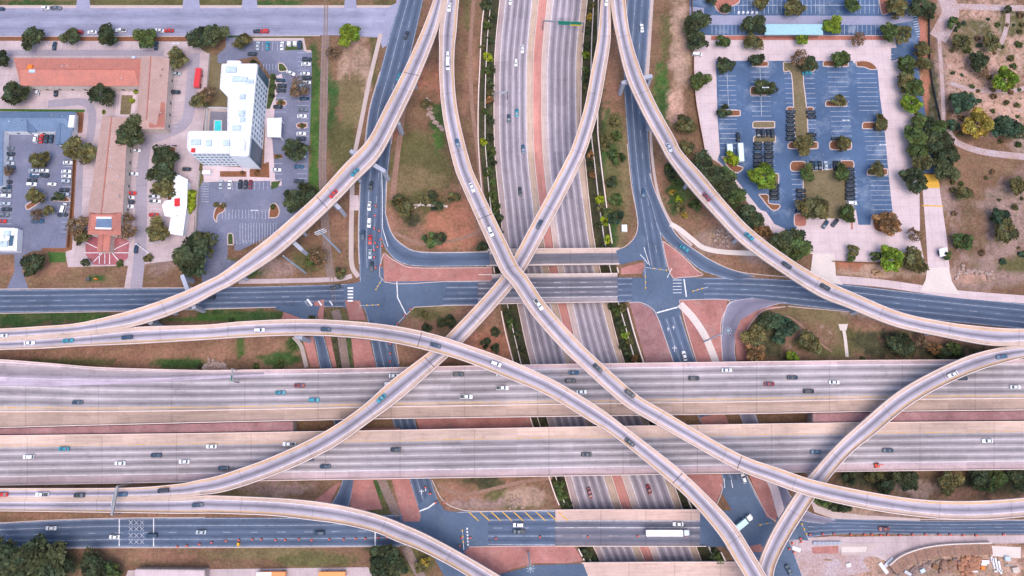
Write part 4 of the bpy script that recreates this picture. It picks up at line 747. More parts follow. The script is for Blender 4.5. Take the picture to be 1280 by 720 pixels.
def car(loc, rz, col, kind, place, axis, group, px, py):
    if kind not in PROTO: PROTO[kind] = car_meshes(kind)
    root = empty('parked_car' if 'parked' in group else ('pickup_truck' if kind == 'pickup' else 'van' if kind == 'van' else 'car'), loc, rz)
    for n_, m_, off in PROTO[kind]:
        o = bpy.data.objects.new(n_, m_); C.objects.link(o); o.parent = root; o.location = off
        j = random.uniform(.92, 1.08); o.color = (*[min(1, c*j) for c in PAINT[col]], 1)
    later(root, CNAME[col], {'pickup': 'pickup truck'}.get(kind, kind), place, axis, {'pickup': 'pickup truck', 'van': 'van'}.get(kind, 'car'), group, px, py); return root
KIND = {'s': 'sedan', 'h': 'hatchback', 'u': 'SUV', 'p': 'pickup', 'v': 'van'}
# cars on the flyovers, the elevated decks and the sunken freeway
RP = {'A': 'on the flyover passing the hotel', 'B': 'on the flyover arching over both decks', 'C': 'on the topmost flyover through the middle', 'D': 'on the straight slanting flyover', 'E': 'on the lower left flyover', 'F': 'on the flyover past the dark car lot', 'G': 'on the right-hand flyover crossing the decks', 'AB': 'on the merged flyovers at the left edge', 'DE': 'on the merged lower flyovers by the gantry'}
for k, px, py, col, kd in [('A',444,216,'teal','s'),('A',417,243,'red','s'),('AB',4,420,'white','s'),('AB',38,429,'white','s'),('AB',86,426,'teal','s'),('AB',160,422,'navy','u'),('B',325,413,'white','u'),('B',408,412,'navy','s'),('B',545,432,'navy','s'),('B',620,455,'white','u'),('B',787,553,'dark','s'),
    ('C',562,10,'white','s'),('C',560,70,'white','h'),('C',560,82,'white','v'),('C',572,180,'blue','s'),('C',590,235,'white','s'),('C',613,290,'white','u'),('C',673,381,'white','p'),('C',747,460,'dark','s'),('C',787,492,'dark','u'),('D',758,3,'white','s'),('D',674,281,'navy','s'),('D',477,498,'teal','s'),('DE',205,613,'dark','u'),('DE',4,618,'red','s'),('DE',54,618,'white','p'),('DE',100,619,'dark','s'),('DE',153,618,'blue','s'),('E',248,631,'navy','s'),
    ('F',836,185,'silver','s'),('F',883,247,'maroon','s'),('F',936,296,'teal','s'),('F',983,332,'dark','s'),('F',1031,359,'dark','s'),('G',1251,446,'blue','s'),('G',1190,468,'white','s')]:
    kk = {'AB': 'A' if py == 420 else 'B', 'DE': 'D'}.get(k, k); p, h = ramp_at(kk, px, py)
    car(p+Vector((0, 0, .01)), h, col, KIND[kd], RP[k], 'x' if k in ('AB', 'DE', 'B') else 'y', 'cars on the flyovers', px, py)
for px, py, col, kd in [(98,503,'navy','s'),(351,491,'teal','s'),(375,482,'maroon','s'),(393,500,'teal','u'),(493,470,'white','s'),(487,480,'white','u'),(573,468,'dark','u'),(627,468,'white','s'),(628,485,'white','p'),(583,496,'white','p'),(717,466,'blue','s'),(713,476,'dark','u'),(727,490,'white','s'),(867,473,'dark','u'),(908,463,'white','s'),(961,480,'maroon','s'),(990,472,'dark','s'),(1010,489,'black','u'),(1042,478,'white','s'),(1268,484,'white','s'),(1202,473,'dark','s')]:
    car(U(px, py, ZD+.01), 0, col, KIND[kd], 'on the upper expressway deck', 'x', 'cars on the expressway decks', px, py)
for px, py, col, kd in [(37,571,'white','u'),(81,561,'teal','s'),(151,579,'white','s'),(196,569,'navy','s'),(231,577,'white','s'),(265,558,'white','s'),(280,585,'navy','s'),(362,555,'white','p'),(386,574,'navy','s'),(407,583,'navy','s'),(495,562,'dark','s'),(733,568,'dark','s'),(1019,565,'blue','s'),(1109,563,'navy','s'),(1233,551,'white','s')]:
    car(U(px, py, ZD+.01), math.pi, col, KIND[kd], 'on the lower expressway deck', 'x', 'cars on the expressway decks', px, py)
for px, py, col, kd, up in [(638,2,'white','s',-1),(653,62,'white','s',-1),(645,79,'white','h',-1),(646,142,'teal','s',-1),(636,149,'navy','s',-1),(654,187,'blue','s',-1),(650,240,'dark','u',-1),(737,616,'maroon','s',-1),(811,612,'maroon','s',1)]:
    y = U(px, py, CUT).y; dx = float(fPL(y-3)-fPL(y+3)); a = math.atan2(-6*1, dx)
    car(U(px, py, CUT+2*LAY), a if up < 0 else a+math.pi, col, KIND[kd], 'on the sunken freeway', 'y', 'cars on the sunken freeway', px, py)
# cars at ground level: x, y, colour, kind, heading (degrees counter-clockwise from east)
GL = 7*LAY
def ground_cars(place, axis, group, rows, z=GL):
    for px, py, col, kd, a in rows: car(U(px, py, z), R(a), col, KIND[kd], place, axis, group, px, py)
ground_cars('on the left frontage road', 'y', 'cars on the left frontage road', [(508,45,'dark','s',-108),(499,97,'teal','s',-106),(464,233,'dark','s',-94),(462,258,'white','s',-92),(462,279,'white','u',-92),(454,294,'navy','s',-90),(463,300,'red','s',-90),(463,318,'silver','s',-90),(465,333,'dark','s',-90)])
ground_cars('on the right frontage road', 'y', 'cars on the right frontage road', [(802,36,'white','s',92),(804,242,'blue','s',80),(855,445,'white','s',100),(929,598,'white','h',105),(985,712,'navy','s',115)])
ground_cars('in the curved turning lane beside the brick island', 'x', 'cars on the cross street', [(855,311,'teal','s',-35)])
ground_cars('on the cross street', 'x', 'cars on the cross street', [(264,372,'dark','s',0),(420,359,'dark','u',12)])
ground_cars('on the lower frontage road', 'x', 'cars on the lower frontage road', [(65,660,'white','s',180),(144,671,'white','s',180),(191,669,'navy','u',180),(252,665,'silver','s',180),(400,666,'navy','u',180),(648,656,'white','u',180),(649,664,'navy','p',180),(847,655,'white','s',180),(1104,661,'maroon','s',180)], .1)
ground_cars('parked along the top street', 'x', 'cars parked along the top street', [(1,12,'navy','s',0),(58,11,'white','h',0),(71,11,'grey','p',0),(100,41,'red','h',180),(116,41,'white','s',180),(152,39,'white','p',180),(200,39,'white','s',170),(212,39,'red','s',180),(331,40,'red','u',180),(322,40,'dark','h',180),(178,40,'silver','s',180)])
ground_cars('beside the red-roofed motel', 'y', 'parked cars around the motel', [(69,58,'navy','s',90),(196,58,'navy','s',90),(48,115,'white','h',90),(71,116,'black','s',90),(221,93,'silver','s',0),(220,116,'dark','u',0),(171,189,'white','s',0),(168,218,'white','s',0),(165,242,'red','s',0),(163,247.5,'white','s',0),(163,253,'dark','s',0),(162,259,'white','u',0),(194,246.5,'white','p',0),(195,252.5,'white','p',0),(193,269,'red','s',0),(171,312,'navy','h',90),(234,212,'dark','h',0)])
ground_cars('in the slate-roofed building lot', 'y', 'parked cars by the slate-roofed building', [(46,174,'white','u',90),(52.5,174,'red','s',90),(59,174,'dark','s',90),(65,174,'navy','s',90),(13,205,'silver','s',0),(14,210,'navy','s',0),(10,228,'dark','s',0),(9,239,'grey','s',0),(9,245.5,'white','u',0),(8,255,'silver','s',0),(3,277,'red','s',0),(43,214,'silver','s',0),(56,214,'white','s',0),(53,207,'dark','s',0),(44,220,'blue','s',0),(41,226,'dark','s',0),(41,231,'white','u',0),(86,204,'white','s',0),(84,215,'white','s',0),(84,221,'white','s',0),(81,238,'dark','s',0),(81,243.5,'silver','s',0),(52,243,'grey','s',0),(81,261,'white','v',82),(48,277,'blue','p',0),(13,186,'grey','h',0),(14,193,'dark','h',0),(11,199,'silver','u',0),(9,234,'navy','s',0),(9,262,'dark','s',0),(6,269,'grey','u',0),(83,227,'silver','h',0),(79,269,'dark','s',0),(66,231,'white','h',0),(56,220,'dark','u',0)])
ground_cars('in the white hotel car park', 'y', 'parked cars around the white hotel', [(323,58,'silver','s',90),(335,58,'teal','s',90),(353,58,'white','s',90),(375,57,'navy','u',90),(316,68,'dark','s',0),(384,75,'dark','u',0),(383,81,'white','s',0),(382,93,'white','s',0),(384,98,'dark','s',0),(364,92,'white','s',-25),(353,108,'dark','u',0),(352,114,'dark','u',0),(348,134,'black','s',0),(381,124,'navy','s',0),(378,146,'white','s',0),(377,168,'white','s',0),(377,108,'silver','s',50),(374,209,'blue','s',0),(374,227,'dark','s',0),(346,213,'white','s',0),(277,231,'silver','s',90),(288,231,'white','s',90),(301,231,'dark','u',90),(307.5,231,'dark','s',90),(313.5,231,'maroon','s',90),(250,293,'navy','p',-20),(378,196,'silver','h',0),(384,104,'white','h',0),(351,101,'navy','s',0),(379,138,'grey','s',0),(377,174,'dark','s',0)])
# the dark rows of the dealer lot
def lot(place, axis, rows): ground_cars(place, axis, 'parked cars in the dark car lot', rows)
random.seed(3); KD = lambda: random.choice('ssuuh')
lot('in the column left of the dry grass strip', 'y', [(988,140.5+5.6*i,'black' if i % 3 else 'dark',KD(),0) for i in range(7)])
lot('in the short column right of the dry grass strip', 'y', [(1013,141,'dark','u',0),(1014,146.5,'black','s',0),(1014,169,'black','u',0),(1014,174.5,'dark','s',0)])
lot('in the left column above the round green tree', 'y', [(947,180+5.5*i,('black','navy')[i == 2],KD(),0) for i in range(6)])
lot('in the right column above the round green tree', 'y', [(960.5,180+5.5*i,('black','dark')[i == 4],KD(),0) for i in range(7)])
lot('between the two long kerbed islands', 'x', [(947+6*i if i < 2 else 959.5+5.5*(i-2),167,('black','dark')[i % 2],KD(),90) for i in range(4)])
lot('below the round green tree', 'y', [(967.5,232.5+5.2*i,'black',KD(),0) for i in range(4)])
lot('along the top of the square dry lawn', 'x', [(x,207.5,c,KD(),90) for x, c in ((1014,'black'),(1019,'navy'),(1024,'black'),(1031.5,'silver'),(1043,'black'),(1048,'dark'))])
lot('in the column right of the square dry lawn', 'y', [(1062,212+5.2*i,'black' if i % 3 != 1 else 'dark',KD(),0) for i in range(8)]+[(1064,254.5,'white','u',0)])
lot('in the column left of the square dry lawn', 'y', [(1000.5,239,'black','u',0),(1001,245,'black','s',0),(1001,251,'dark','s',0),(1000,264,'black','s',0)])
lot('on the pale concrete below the olive tree', 'x', [(1031,281,'navy','s',55),(1043,279,'dark','u',50)])
lot('among empty blue stalls', 'x', [(871,69,'white','v',0),(1008,92,'teal','s',5),(1097,161,'dark','u',0),(922,172,'black','u',90),(1044,174,'dark','h',0)])
# ------------------------------------------------------------------ long vehicles
def truck(name, label, px, py, rz, L, W, H, col, cab, cat, z=.1, cabcol=(.74,.75,.78)):
    root = empty(name, U(px, py, z), rz); tag(root, label, cat); h = L/2
    mb = MB(); mb.box((-(1.6 if cab else 0), 0, 1.1+(H-1.1)/2), (L-(3.4 if cab else 0), W, H-1.1)); o = mb.build('cargo_box', 'car_paint', root); o.color = (*col, 1)
    bv = o.modifiers.new('bevel', 'BEVEL'); bv.width = .06; bv.segments = 2
    MB().box((0, 0, .95), (L*.96, W*.45, .25)).build('chassis', 'dark_metal', root)
    if cab:
        c = MB(); c.box((h-1.55, 0, 1.75), (2.0, W*.94, 2.0), taper=.94); c.box((h-.45, 0, 1.15), (1.0, W*.84, 1.1), taper=.9); o = c.build('cab', 'car_paint', root); o.color = (*cabcol, 1)
        MB().bar((h-.56, -W*.38, 2.05), (h-.56, W*.38, 2.05), .06, .75).build('windshield', 'glass_dark', o)
    for x in ([h-1.2] if cab else [])+[h-4.6 if cab else h-3.0, -h+2.2, -h+1.0]:
        for s_ in (-1, 1): MB().cone((x, s_*(W/2-.35), .5), (x, s_*(W/2-.03), .5), .5, .5, 14).build('wheel', 'rubber', root)
    return root
truck('semi_trailer_truck', 'long white semi trailer truck on the lower overpass', 833, 665, 0, 19.5, 2.6, 4.0, (.76,.77,.8), True, 'truck', cabcol=(.4,.5,.58))
truck('box_truck', 'pale teal box truck turning diagonally through the lower right intersection', 928, 652, R(36), 9.2, 2.5, 3.4, (.42,.66,.68), True, 'truck')
truck('cargo_trailer', 'long pale trailer parked upright beside the yellow-green tree in the dark lot', 924, 193, R(90), 9.4, 2.5, 3.2, (.62,.76,.8), False, 'trailer')
truck('cargo_trailer', 'short white trailer beside the yellow-green tree in the dark lot', 910.5, 187, R(90), 3.8, 2.6, 2.6, (.6,.76,.78), False, 'trailer')
truck('cargo_trailer', 'long red trailer parked beside the hotel fence', 249.5, 100, R(88), 10.2, 2.7, 2.9, (.62,.04,.045), False, 'trailer')
truck('cargo_trailer', 'orange and white trailer at the bottom edge behind the verge', 343, 717, R(180), 11.5, 2.7, 3.2, (.75,.21,.04), False, 'trailer'); truck('cargo_trailer', 'plain orange trailer at the bottom edge left of the dark tree', 417, 717, R(180), 11.5, 2.7, 3.2, (.78,.23,.03), False, 'trailer')
truck('cargo_trailer', 'white trailer touching the orange one at the bottom edge', 333, 717.5, 0, 6.5, 2.75, 3.25, (.72,.68,.68), False, 'trailer')
# ------------------------------------------------------------------ trees
def crown_mesh(seed, n_cl, n_leaf, size, flat=.72, sparse=1.0):
    g = np.random.default_rng(seed); V = []; Cc = []
    cl = []
    lob = [(g.uniform(0, 6.283), g.uniform(.75, 1.12)) for _ in range(6)]
    for i in range(n_cl):
        th = g.uniform(0, 6.283); z = g.uniform(-.55, 1); rr = math.sqrt(max(0, 1-z*z)); k = g.uniform(.55, .86)
        f = .80+.27*sum(math.cos((th-a)*(j+1))*b_ for j, (a, b_) in enumerate(lob[:3]))/2
        cl.append((rr*k*f*math.cos(th), rr*k*f*math.sin(th), z*k*flat, g.uniform(.2, .36)*f, g.uniform(.5, 1.6), g.uniform(-.16, .2)))
    for cx, cy, cz, cr_, br, hue in cl:
        d_ = g.normal(size=(n_leaf, 3)); d_ /= np.linalg.norm(d_, axis=1)[:, None]; d_[:, 2] = np.abs(d_[:, 2])*.9-.25
        P = np.array([cx, cy, cz])+d_*cr_*(g.uniform(.55, 1.08, (n_leaf, 1)))
        nrm = d_*.7+g.normal(size=(n_leaf, 3))*.55+np.array([0, 0, .5]); nrm /= np.linalg.norm(nrm, axis=1)[:, None]
        a = np.cross(nrm, g.normal(size=(n_leaf, 3))); a /= np.linalg.norm(a, axis=1)[:, None]; b_ = np.cross(nrm, a); s_ = size*g.uniform(.6, 1.25, (n_leaf, 1))
        V.append(np.stack([P-a*s_-b_*s_*.6, P+a*s_*.3-b_*s_, P+a*s_+b_*s_*.6, P-a*s_*.3+b_*s_], 1).reshape(-1, 3))
        l = br*g.uniform(.6, 1.45, n_leaf); col = np.stack([l*(1+hue), l, l*(1-hue*.8), np.ones(n_leaf)], 1); Cc.append(np.repeat(col, 4, 0))
    V = np.concatenate(V); Cc = np.concatenate(Cc); n = len(V)//4
    me = bpy.data.meshes.new('crown'); me.from_pydata(V.tolist(), [], np.arange(n*4).reshape(n, 4).tolist())
    at = me.color_attributes.new('leaf', 'FLOAT_COLOR', 'POINT'); at.data.foreach_set('color', Cc.ravel()); me.materials.append(M('foliage')); me.update(); return me
CROWNS = [crown_mesh(s_, 46, 62, .075) for s_ in range(7)]; SMALL = [crown_mesh(20+s_, 22, 45, .12, .8) for s_ in range(5)]; BARE = [crown_mesh(40+s_, 40, 26, .055, .8) for s_ in range(2)]
tm = MB(); tm.cone((0, 0, -.3), (0, 0, 2.0), .24, .15, 9)
for a in range(4): tm.cone((0, 0, 1.6), (1.1*math.cos(a*1.6), 1.1*math.sin(a*1.6), 3.4), .12, .05, 6)
TRUNK = tm.build('trunk', 'trunk').data; bpy.data.objects.remove(bpy.data.objects['trunk'])
LEAF = dict(dark=(.04,.052,.026), green=(.054,.078,.026), olive=(.085,.08,.034), bright=(.10,.15,.018), lime=(.16,.2,.015), yellow=(.2,.15,.03), brown=(.13,.085,.05), blue=(.036,.062,.036), rust=(.14,.078,.036))
LNAME = dict(dark='dark green', green='green', olive='olive green', bright='bright green', lime='yellow-green', yellow='golden yellow', brown='brownish bare', blue='bluish green', rust='rust brown')
tr = random.Random(5)
def tree(px, py, r, kind, place, axis='x', group='trees', sx=1., sy=1.):
    rm = r*.385; h = max(2.6, rm*1.25+1.2); zc = h*.62; p = U(px, py, zc); gz = ground_z(p.x, p.y)
    if gz < -.5: p = U(px, py, gz+zc); gz = ground_z(p.x, p.y)
    root = empty('tree', (p.x, p.y, gz), tr.uniform(0, 6.28) if sx == sy else 0); me = tr.choice(BARE if kind == 'brown' else CROWNS if r >= 9.5 else SMALL)
    c = bpy.data.objects.new('crown', me); C.objects.link(c); c.parent = root; c.location = (0, 0, zc); c.scale = (rm*sx*1.2*tr.uniform(.88, 1.14), rm*sy*1.2*tr.uniform(.86, 1.1), max(1.4, h-zc)*1.1); j = tr.uniform(.85, 1.18); c.color = (*[q*j for q in LEAF[kind]], 1)
    t = bpy.data.objects.new('trunk', TRUNK); C.objects.link(t); t.parent = root; k = h/5.; t.scale = (max(.5, k), max(.5, k), zc/2.6)
    sz = 'large' if r >= 16 else 'small' if r < 10 else 'round'
    later(root, sz+' '+LNAME[kind], 'tree', place, axis, 'tree', group, px, py); return root
def shrub(px, py, r, kind, place, axis='y', group='shrubs'):
    rm = r*.385; p = U(px, py, .5); gz = ground_z(p.x, p.y); p = U(px, py, gz+.5); gz = ground_z(p.x, p.y)
    o = bpy.data.objects.new('shrub', tr.choice(SMALL)); C.objects.link(o); o.location = (p.x, p.y, gz+rm*.45); o.scale = (rm*1.15, rm*1.15*tr.uniform(.8, 1.15), rm*.75); o.rotation_euler = (0, 0, tr.uniform(0, 6.28)); j = tr.uniform(.8, 1.2); o.color = (*[q*j for q in LEAF[kind]], 1)
    later(o, LNAME[kind], 'shrub', place, axis, 'shrub', group, px, py)
for place, axis, rows in (
 ('between the top street and the motel', 'x', [(41,47,15,'dark'),(90,45,13,'dark'),(133,45,15,'dark'),(184,48,15,'green'),(251,45,16,'dark'),(267,44,16,'dark')]),
 ('beside the red motel roofs', 'y', [(223,73,13,'olive'),(126,117,16,'dark'),(18,115,16,'dark'),(1,74,12,'dark'),(162,168,19,'dark'),(205,198,16,'dark'),(203,216,17,'dark'),(204,236,15,'olive'),(197,290,14,'olive'),(160,290,13,'brown'),(160,273,8,'brown'),(99,282,15,'brown'),(102,296,11,'olive'),(107,328,6,'dark')]),
 ('in the slate-roofed building lot', 'y', [(92,184,15,'olive'),(109,190,14,'olive'),(48,199,11,'olive'),(42,246,10,'olive'),(71,246,7,'dark'),(47,268,9,'brown'),(61,264,7,'olive'),(10,214,6,'brown'),(42,331,15,'dark')]),
 ('in the hotel grounds', 'y', [(304,51,11,'olive'),(372,110,14,'brown'),(371,187,14,'dark'),(367,250,15,'dark'),(383,244,13,'dark'),(258,118,12,'brown'),(251,125,11,'olive'),(237,243,8,'lime'),(238,254,7,'lime'),(240,318,28,'dark'),(318,79,5,'dark')]),
 ('beside the rail line', 'y', [(437,42,14,'bright'),(417,66,10,'brown'),(398,322,13,'brown'),(389,325,8,'green'),(425,340,7,'olive')]),
 ('on the grass inside the left turnaround', 'x', [(504,260,13,'olive'),(498,250,7,'dark'),(530,250,8,'olive'),(541,245,7,'dark'),(545,258,7,'dark'),(566,247,8,'olive'),(536,299,9,'green'),(550,299,8,'dark'),(533,129,7,'olive'),(603,309,7,'dark')]),
 ('along the west fence of the dark lot', 'y', [(872,28,16,'dark'),(873,50,14,'dark'),(873,101,12,'green'),(857,157,14,'olive'),(880,206,16,'dark'),(892,220,17,'dark'),(908,234,15,'dark'),(920,246,14,'green'),(938,270,16,'dark'),(905,219,14,'green'),(978,302,16,'dark'),(998,312,16,'green'),(995,297,11,'dark'),(858,185,10,'olive')]),
 ('in the upper car lots', 'x', [(942,30,15,'dark'),(941,52,12,'olive'),(902,52,9,'green'),(905,81,11,'dark'),(945,74,10,'dark'),(955,111,13,'dark'),(906,138,8,'dark'),(998,72,13,'brown'),(1011,78,11,'dark'),(1051,75,11,'green'),(1048,125,9,'olive'),(952,4,11,'olive'),(991,8,13,'olive'),(1040,33,13,'bright'),(1066,6,11,'green'),(1072,49,11,'brown'),(1004,49,9,'bright'),(1112,38,13,'green'),(1128,42,12,'olive'),(1118,8,15,'olive'),(1101,154,10,'olive'),(908,10,7,'dark'),(889,1,7,'dark')]),
 ('on kerbed islands of the dark lot', 'x', [(1005,179,13,'olive'),(1053,178,11,'olive'),(953,222,17,'bright'),(1009,218,10,'green'),(1052,216,11,'green'),(1020,261,19,'olive'),(1060,266,11,'green'),(1096,213,11,'olive'),(1108,278,15,'rust'),(913,198,9,'lime')]),
 ('between the dark lot and the scrubland', 'y', [(1150,6,15,'dark'),(1162,12,11,'dark'),(1134,80,12,'green'),(1130,101,12,'olive'),(1143,108,13,'green'),(1140,130,12,'bright'),(1152,60,11,'olive'),(1155,80,11,'olive'),(1146,172,15,'green'),(1150,190,13,'green'),(1172,180,16,'dark'),(1185,195,16,'dark'),(1180,212,15,'dark'),(1172,163,12,'green'),(1141,224,15,'dark'),(1160,155,10,'dark'),(1148,150,11,'green'),(1143,293,10,'brown'),(1152,205,13,'olive')]),
 ('in the scrubland at the right', 'x', [(1224,75,13,'dark'),(1256,98,18,'bright'),(1203,129,14,'blue'),(1222,153,18,'yellow'),(1258,158,18,'blue'),(1203,52,12,'olive'),(1240,53,12,'olive'),(1193,30,9,'green'),(1204,241,10,'olive'),(1272,232,12,'olive'),(1256,288,15,'olive'),(1250,272,12,'blue'),(1193,157,7,'blue'),(1205,301,11,'green'),(1260,12,6,'dark'),(1230,92,8,'brown')]),
 ('along the concrete yard street edge', 'x', [(1113,322,15,'bright'),(1143,324,14,'olive'),(1094,321,7,'green'),(1066,313,8,'olive'),(1064,321,6,'green'),(1184,318,6,'green')]),
 ('inside the right turnaround loop', 'x', [(955,402,11,'dark'),(945,420,14,'olive'),(943,441,12,'rust'),(970,402,11,'blue'),(985,408,12,'blue'),(975,422,8,'blue'),(1008,428,13,'olive'),(1018,433,9,'olive'),(990,448,9,'bright'),(950,412,8,'rust')]),
 ('where two right-hand flyovers merge', 'x', [(1118,430,11,'dark'),(1132,433,12,'dark'),(1153,428,11,'brown'),(1168,436,9,'rust'),(1180,440,10,'dark'),(1192,436,9,'green')]),
 ('between lower deck and lower right flyover', 'x', [(1062,596,9,'dark'),(1095,594,10,'olive'),(1135,600,14,'dark'),(1108,609,11,'dark'),(1185,604,13,'olive'),(1225,598,13,'dark'),(1248,595,13,'green'),(1275,596,15,'dark'),(1232,606,9,'green'),(1050,631,12,'dark'),(1032,626,10,'green')]),
 ('at the bottom left corner', 'x', [(10,702,24,'dark'),(40,700,26,'dark'),(66,705,22,'dark'),(25,718,20,'dark'),(118,712,17,'dark'),(135,716,13,'green')]),
 ('beside the rail line at the bottom', 'x', [(478,702,20,'dark'),(492,708,15,'dark'),(524,709,7,'olive'),(532,702,6,'yellow')])):
    for px, py, r, k in rows: tree(px, py, r, k, place, axis, 'trees '+place)
for place, axis, rows in (
 ('in the west planting strip of the freeway', 'y', [(609,8,9,'dark'),(614,22,8,'dark'),(608,34,8,'green'),(603,60,5,'olive'),(609,72,7,'lime'),(613,88,8,'dark'),(611,104,7,'dark'),(612,126,7,'rust'),(613,118,6,'olive'),(607,140,6,'green'),(613,152,7,'dark'),(605,178,5,'lime'),(612,172,7,'dark'),(612,190,8,'green'),(614,205,9,'dark'),(610,215,7,'green'),(615,230,7,'green'),(616,246,9,'green'),(619,262,8,'green'),(622,276,8,'dark'),(624,292,7,'dark'),(612,52,7,'dark'),(608,90,6,'green'),
   (636,392,7,'dark'),(640,405,7,'green'),(645,420,6,'dark'),(650,438,6,'dark'),(698,606,7,'green'),(702,618,8,'green'),(708,630,7,'dark'),(730,692,6,'dark'),(738,697,6,'dark')]),
 ('in the east planting strip of the freeway', 'y', [(740,8,6,'olive'),(737,22,6,'yellow'),(735,38,5,'dark'),(734,58,7,'dark'),(733,71,7,'bright'),(732,88,6,'green'),(731,100,6,'dark'),(733,112,6,'olive'),(735,182,6,'dark'),(739,195,6,'rust'),(740,206,6,'dark'),(741,220,6,'rust'),(750,250,7,'lime'),(752,262,7,'olive'),(756,276,7,'lime'),(749,282,6,'dark'),(760,300,6,'lime'),(755,312,6,'dark'),
   (764,384,5,'dark'),(770,390,7,'green'),(777,386,6,'olive'),(773,402,6,'dark'),(779,411,6,'green'),(782,420,6,'bright'),(779,432,6,'dark'),(786,427,5,'olive'),(785,445,6,'dark'),(794,448,5,'rust'),(892,692,6,'dark'),(900,698,6,'green')]),
 ('on the grass west of the right frontage road', 'y', [(757,176,8,'olive'),(770,170,8,'green'),(772,198,10,'green'),(764,228,8,'dark'),(769,250,9,'green'),(770,274,11,'blue'),(760,268,7,'green'),(757,185,7,'olive'),(768,152,8,'olive')]),
 ('under the right-hand flyover', 'y', [(840,218,9,'dark'),(836,211,7,'green'),(840,241,5,'yellow'),(848,251,6,'lime'),(855,269,5,'yellow'),(850,260,7,'olive'),(868,258,8,'green'),(845,228,7,'green'),(946,290,8,'rust'),(958,292,8,'rust')]),
 ('on bare earth between the middle flyovers', 'x', [(534,410,7,'dark'),(551,403,7,'dark'),(564,402,8,'dark'),(620,415,6,'dark'),(607,430,6,'dark'),(619,436,6,'dark'),(530,392,5,'olive')]),
 ('in small hotel and motel beds', 'x', [(276,231,3,'rust'),(271,256,4,'olive'),(342,97,4,'dark'),(342,108,4,'dark'),(340,120,4,'dark'),(351,128,4,'olive'),(378,157,4,'olive'),(150,330,5,'green'),(186,322,6,'olive'),(347,196,4,'olive'),(171,114,4,'lime'),(165,126,4,'lime'),(168,112,3,'bright'),(130,140,3,'lime'),(341,258,4,'green'),(279,257,4,'olive'),(237,262,6,'lime'),(303,216,3,'rust'),(322,216,4,'rust')]),
 ('on the verge beside the upper expressway deck', 'x', [(250,458,4,'dark'),(320,459,5,'green'),(350,455,6,'green'),(365,433,5,'green'),(1078,449,4,'green'),(1200,446,5,'dark'),(290,402,5,'green'),(390,398,5,'olive')])):
    for px, py, r, k in rows: shrub(px, py, r, k, place, axis, 'shrubs '+place)

sr = random.Random(21); SCR = []
while len(SCR) < 66:
    px, py = sr.uniform(1186, 1279), sr.uniform(8, 330)
    if py > 190 and sr.random() < .45 or abs(py-(180+(px-1196)*.2)) < 12 and py > 150: continue
    if any((px-q[0])**2+(py-q[1])**2 < 60 for q in SCR): continue
    SCR.append((px, py)); shrub(px, py, sr.uniform(2.2, 5.2), sr.choice(['olive', 'green', 'brown', 'blue', 'olive']), 'among the scrubland rubble', 'y', 'shrubs among the scrubland rubble')
# ------------------------------------------------------------------ buildings
def xy(px, z): return [U(a, b_, z) for a, b_ in px]
def gable(root, quad, eave, ridge, t=.5, hip=(0, 0), mat='roof_tile', wall='stucco', over=.5, windows=True, chim=None):
    """quad at eave height: two long sides a-b and d-c; ridge runs from a-d to b-c"""
    a, b_, c, d = xy(quad, eave); r0, r1 = a.lerp(d, t), b_.lerp(c, t); ax = (r1-r0); L = ax.length; ax.normalize(); r0 = r0+ax*hip[0]*L; r1 = r1-ax*hip[1]*L; r0.z = r1.z = ridge
    dn = Vector((0, 0, .25)); vs = [a, b_, c, d, r0, r1, a-dn, b_-dn, c-dn, d-dn]
    fs = [(0, 1, 5, 4), (2, 3, 4, 5), (3, 0, 4), (1, 2, 5), (9, 8, 7, 6), (6, 7, 1, 0), (7, 8, 2, 1), (8, 9, 3, 2), (9, 6, 0, 3)]
    sd = (d-a).normalized(); uv = [((v-a).dot(ax), (v-a).dot(sd)) for v in vs]
    if (vs[1]-vs[0]).cross(vs[5]-vs[0]).z < 0: fs = [f[::-1] for f in fs]
    ro = mesh_obj('roof', vs, fs, mat, root, uv)
    MB().bar(r0+Vector((0, 0, .05)), r1+Vector((0, 0, .05)), .5, .2).build('ridge_cap', 'roof_blue' if 'blue' in mat else 'roof_tile' if 'tile' in mat else 'white_paint', ro)
    cen = (a+b_+c+d)/4; w_ = [p+(cen-p).normalized()*over*1.4 for p in (a, b_, c, d)]
    MB().prism([(p.x, p.y) for p in w_], 0, eave-.1).build('wall', wall, root)
    if windows:
        for p, q in ((w_[0], w_[1]), (w_[2], w_[3])):
            n = max(2, int((q-p).length/6)); dd = (q-p).normalized()
            for i in range(n):
                m = p.lerp(q, (i+.5)/n); m.z = 0; MB().bar(m-dd*.7+Vector((0, 0, 1.6)), m+dd*.7+Vector((0, 0, 1.6)), .12, 1.3).build('window', 'glass_dark', root)
    return r0, r1
def building(name, label, cat, at): r = empty(name, (0, 0, 0)); tag(r, label, cat); r['_at'] = at; return r
def finish(r): p = r['_at']; del r['_at']; settle(r, U(p[0], p[1], 0))
m = building('motel_wing', 'long motel wing with red tile roof behind the row of street trees', 'motel', (95, 92)); gable(m, [(17,72.5),(176,73),(174,107.5),(26,107)], 6, 8.2, .48, (.05, .03), 'roof_tile')
MB().box(U(38, 84, 8.2), (2.2, 2.2, 1.2)).build('roof_unit', 'orange_paint', m); MB().box(U(41, 89, 7.6), (3, 2, 1.4)).build('roof_unit', 'hvac', m); finish(m)
m = building('motel_wing', 'upright motel wing with pale tile roof and a redder patch at its foot', 'motel', (190, 120)); gable(m, [(176,73),(170,161),(206,162),(212,73)], 6, 8, .42, (0, .1), 'roof_tile_pale'); a = [U(*p, z) for p, z in (((188,127),7.55),((206,128),6.25),((205.5,159),6.25),((186,159),7.55))]
mesh_obj('roof_patch', a, [(3, 2, 1, 0)], 'roof_tile', m); finish(m)
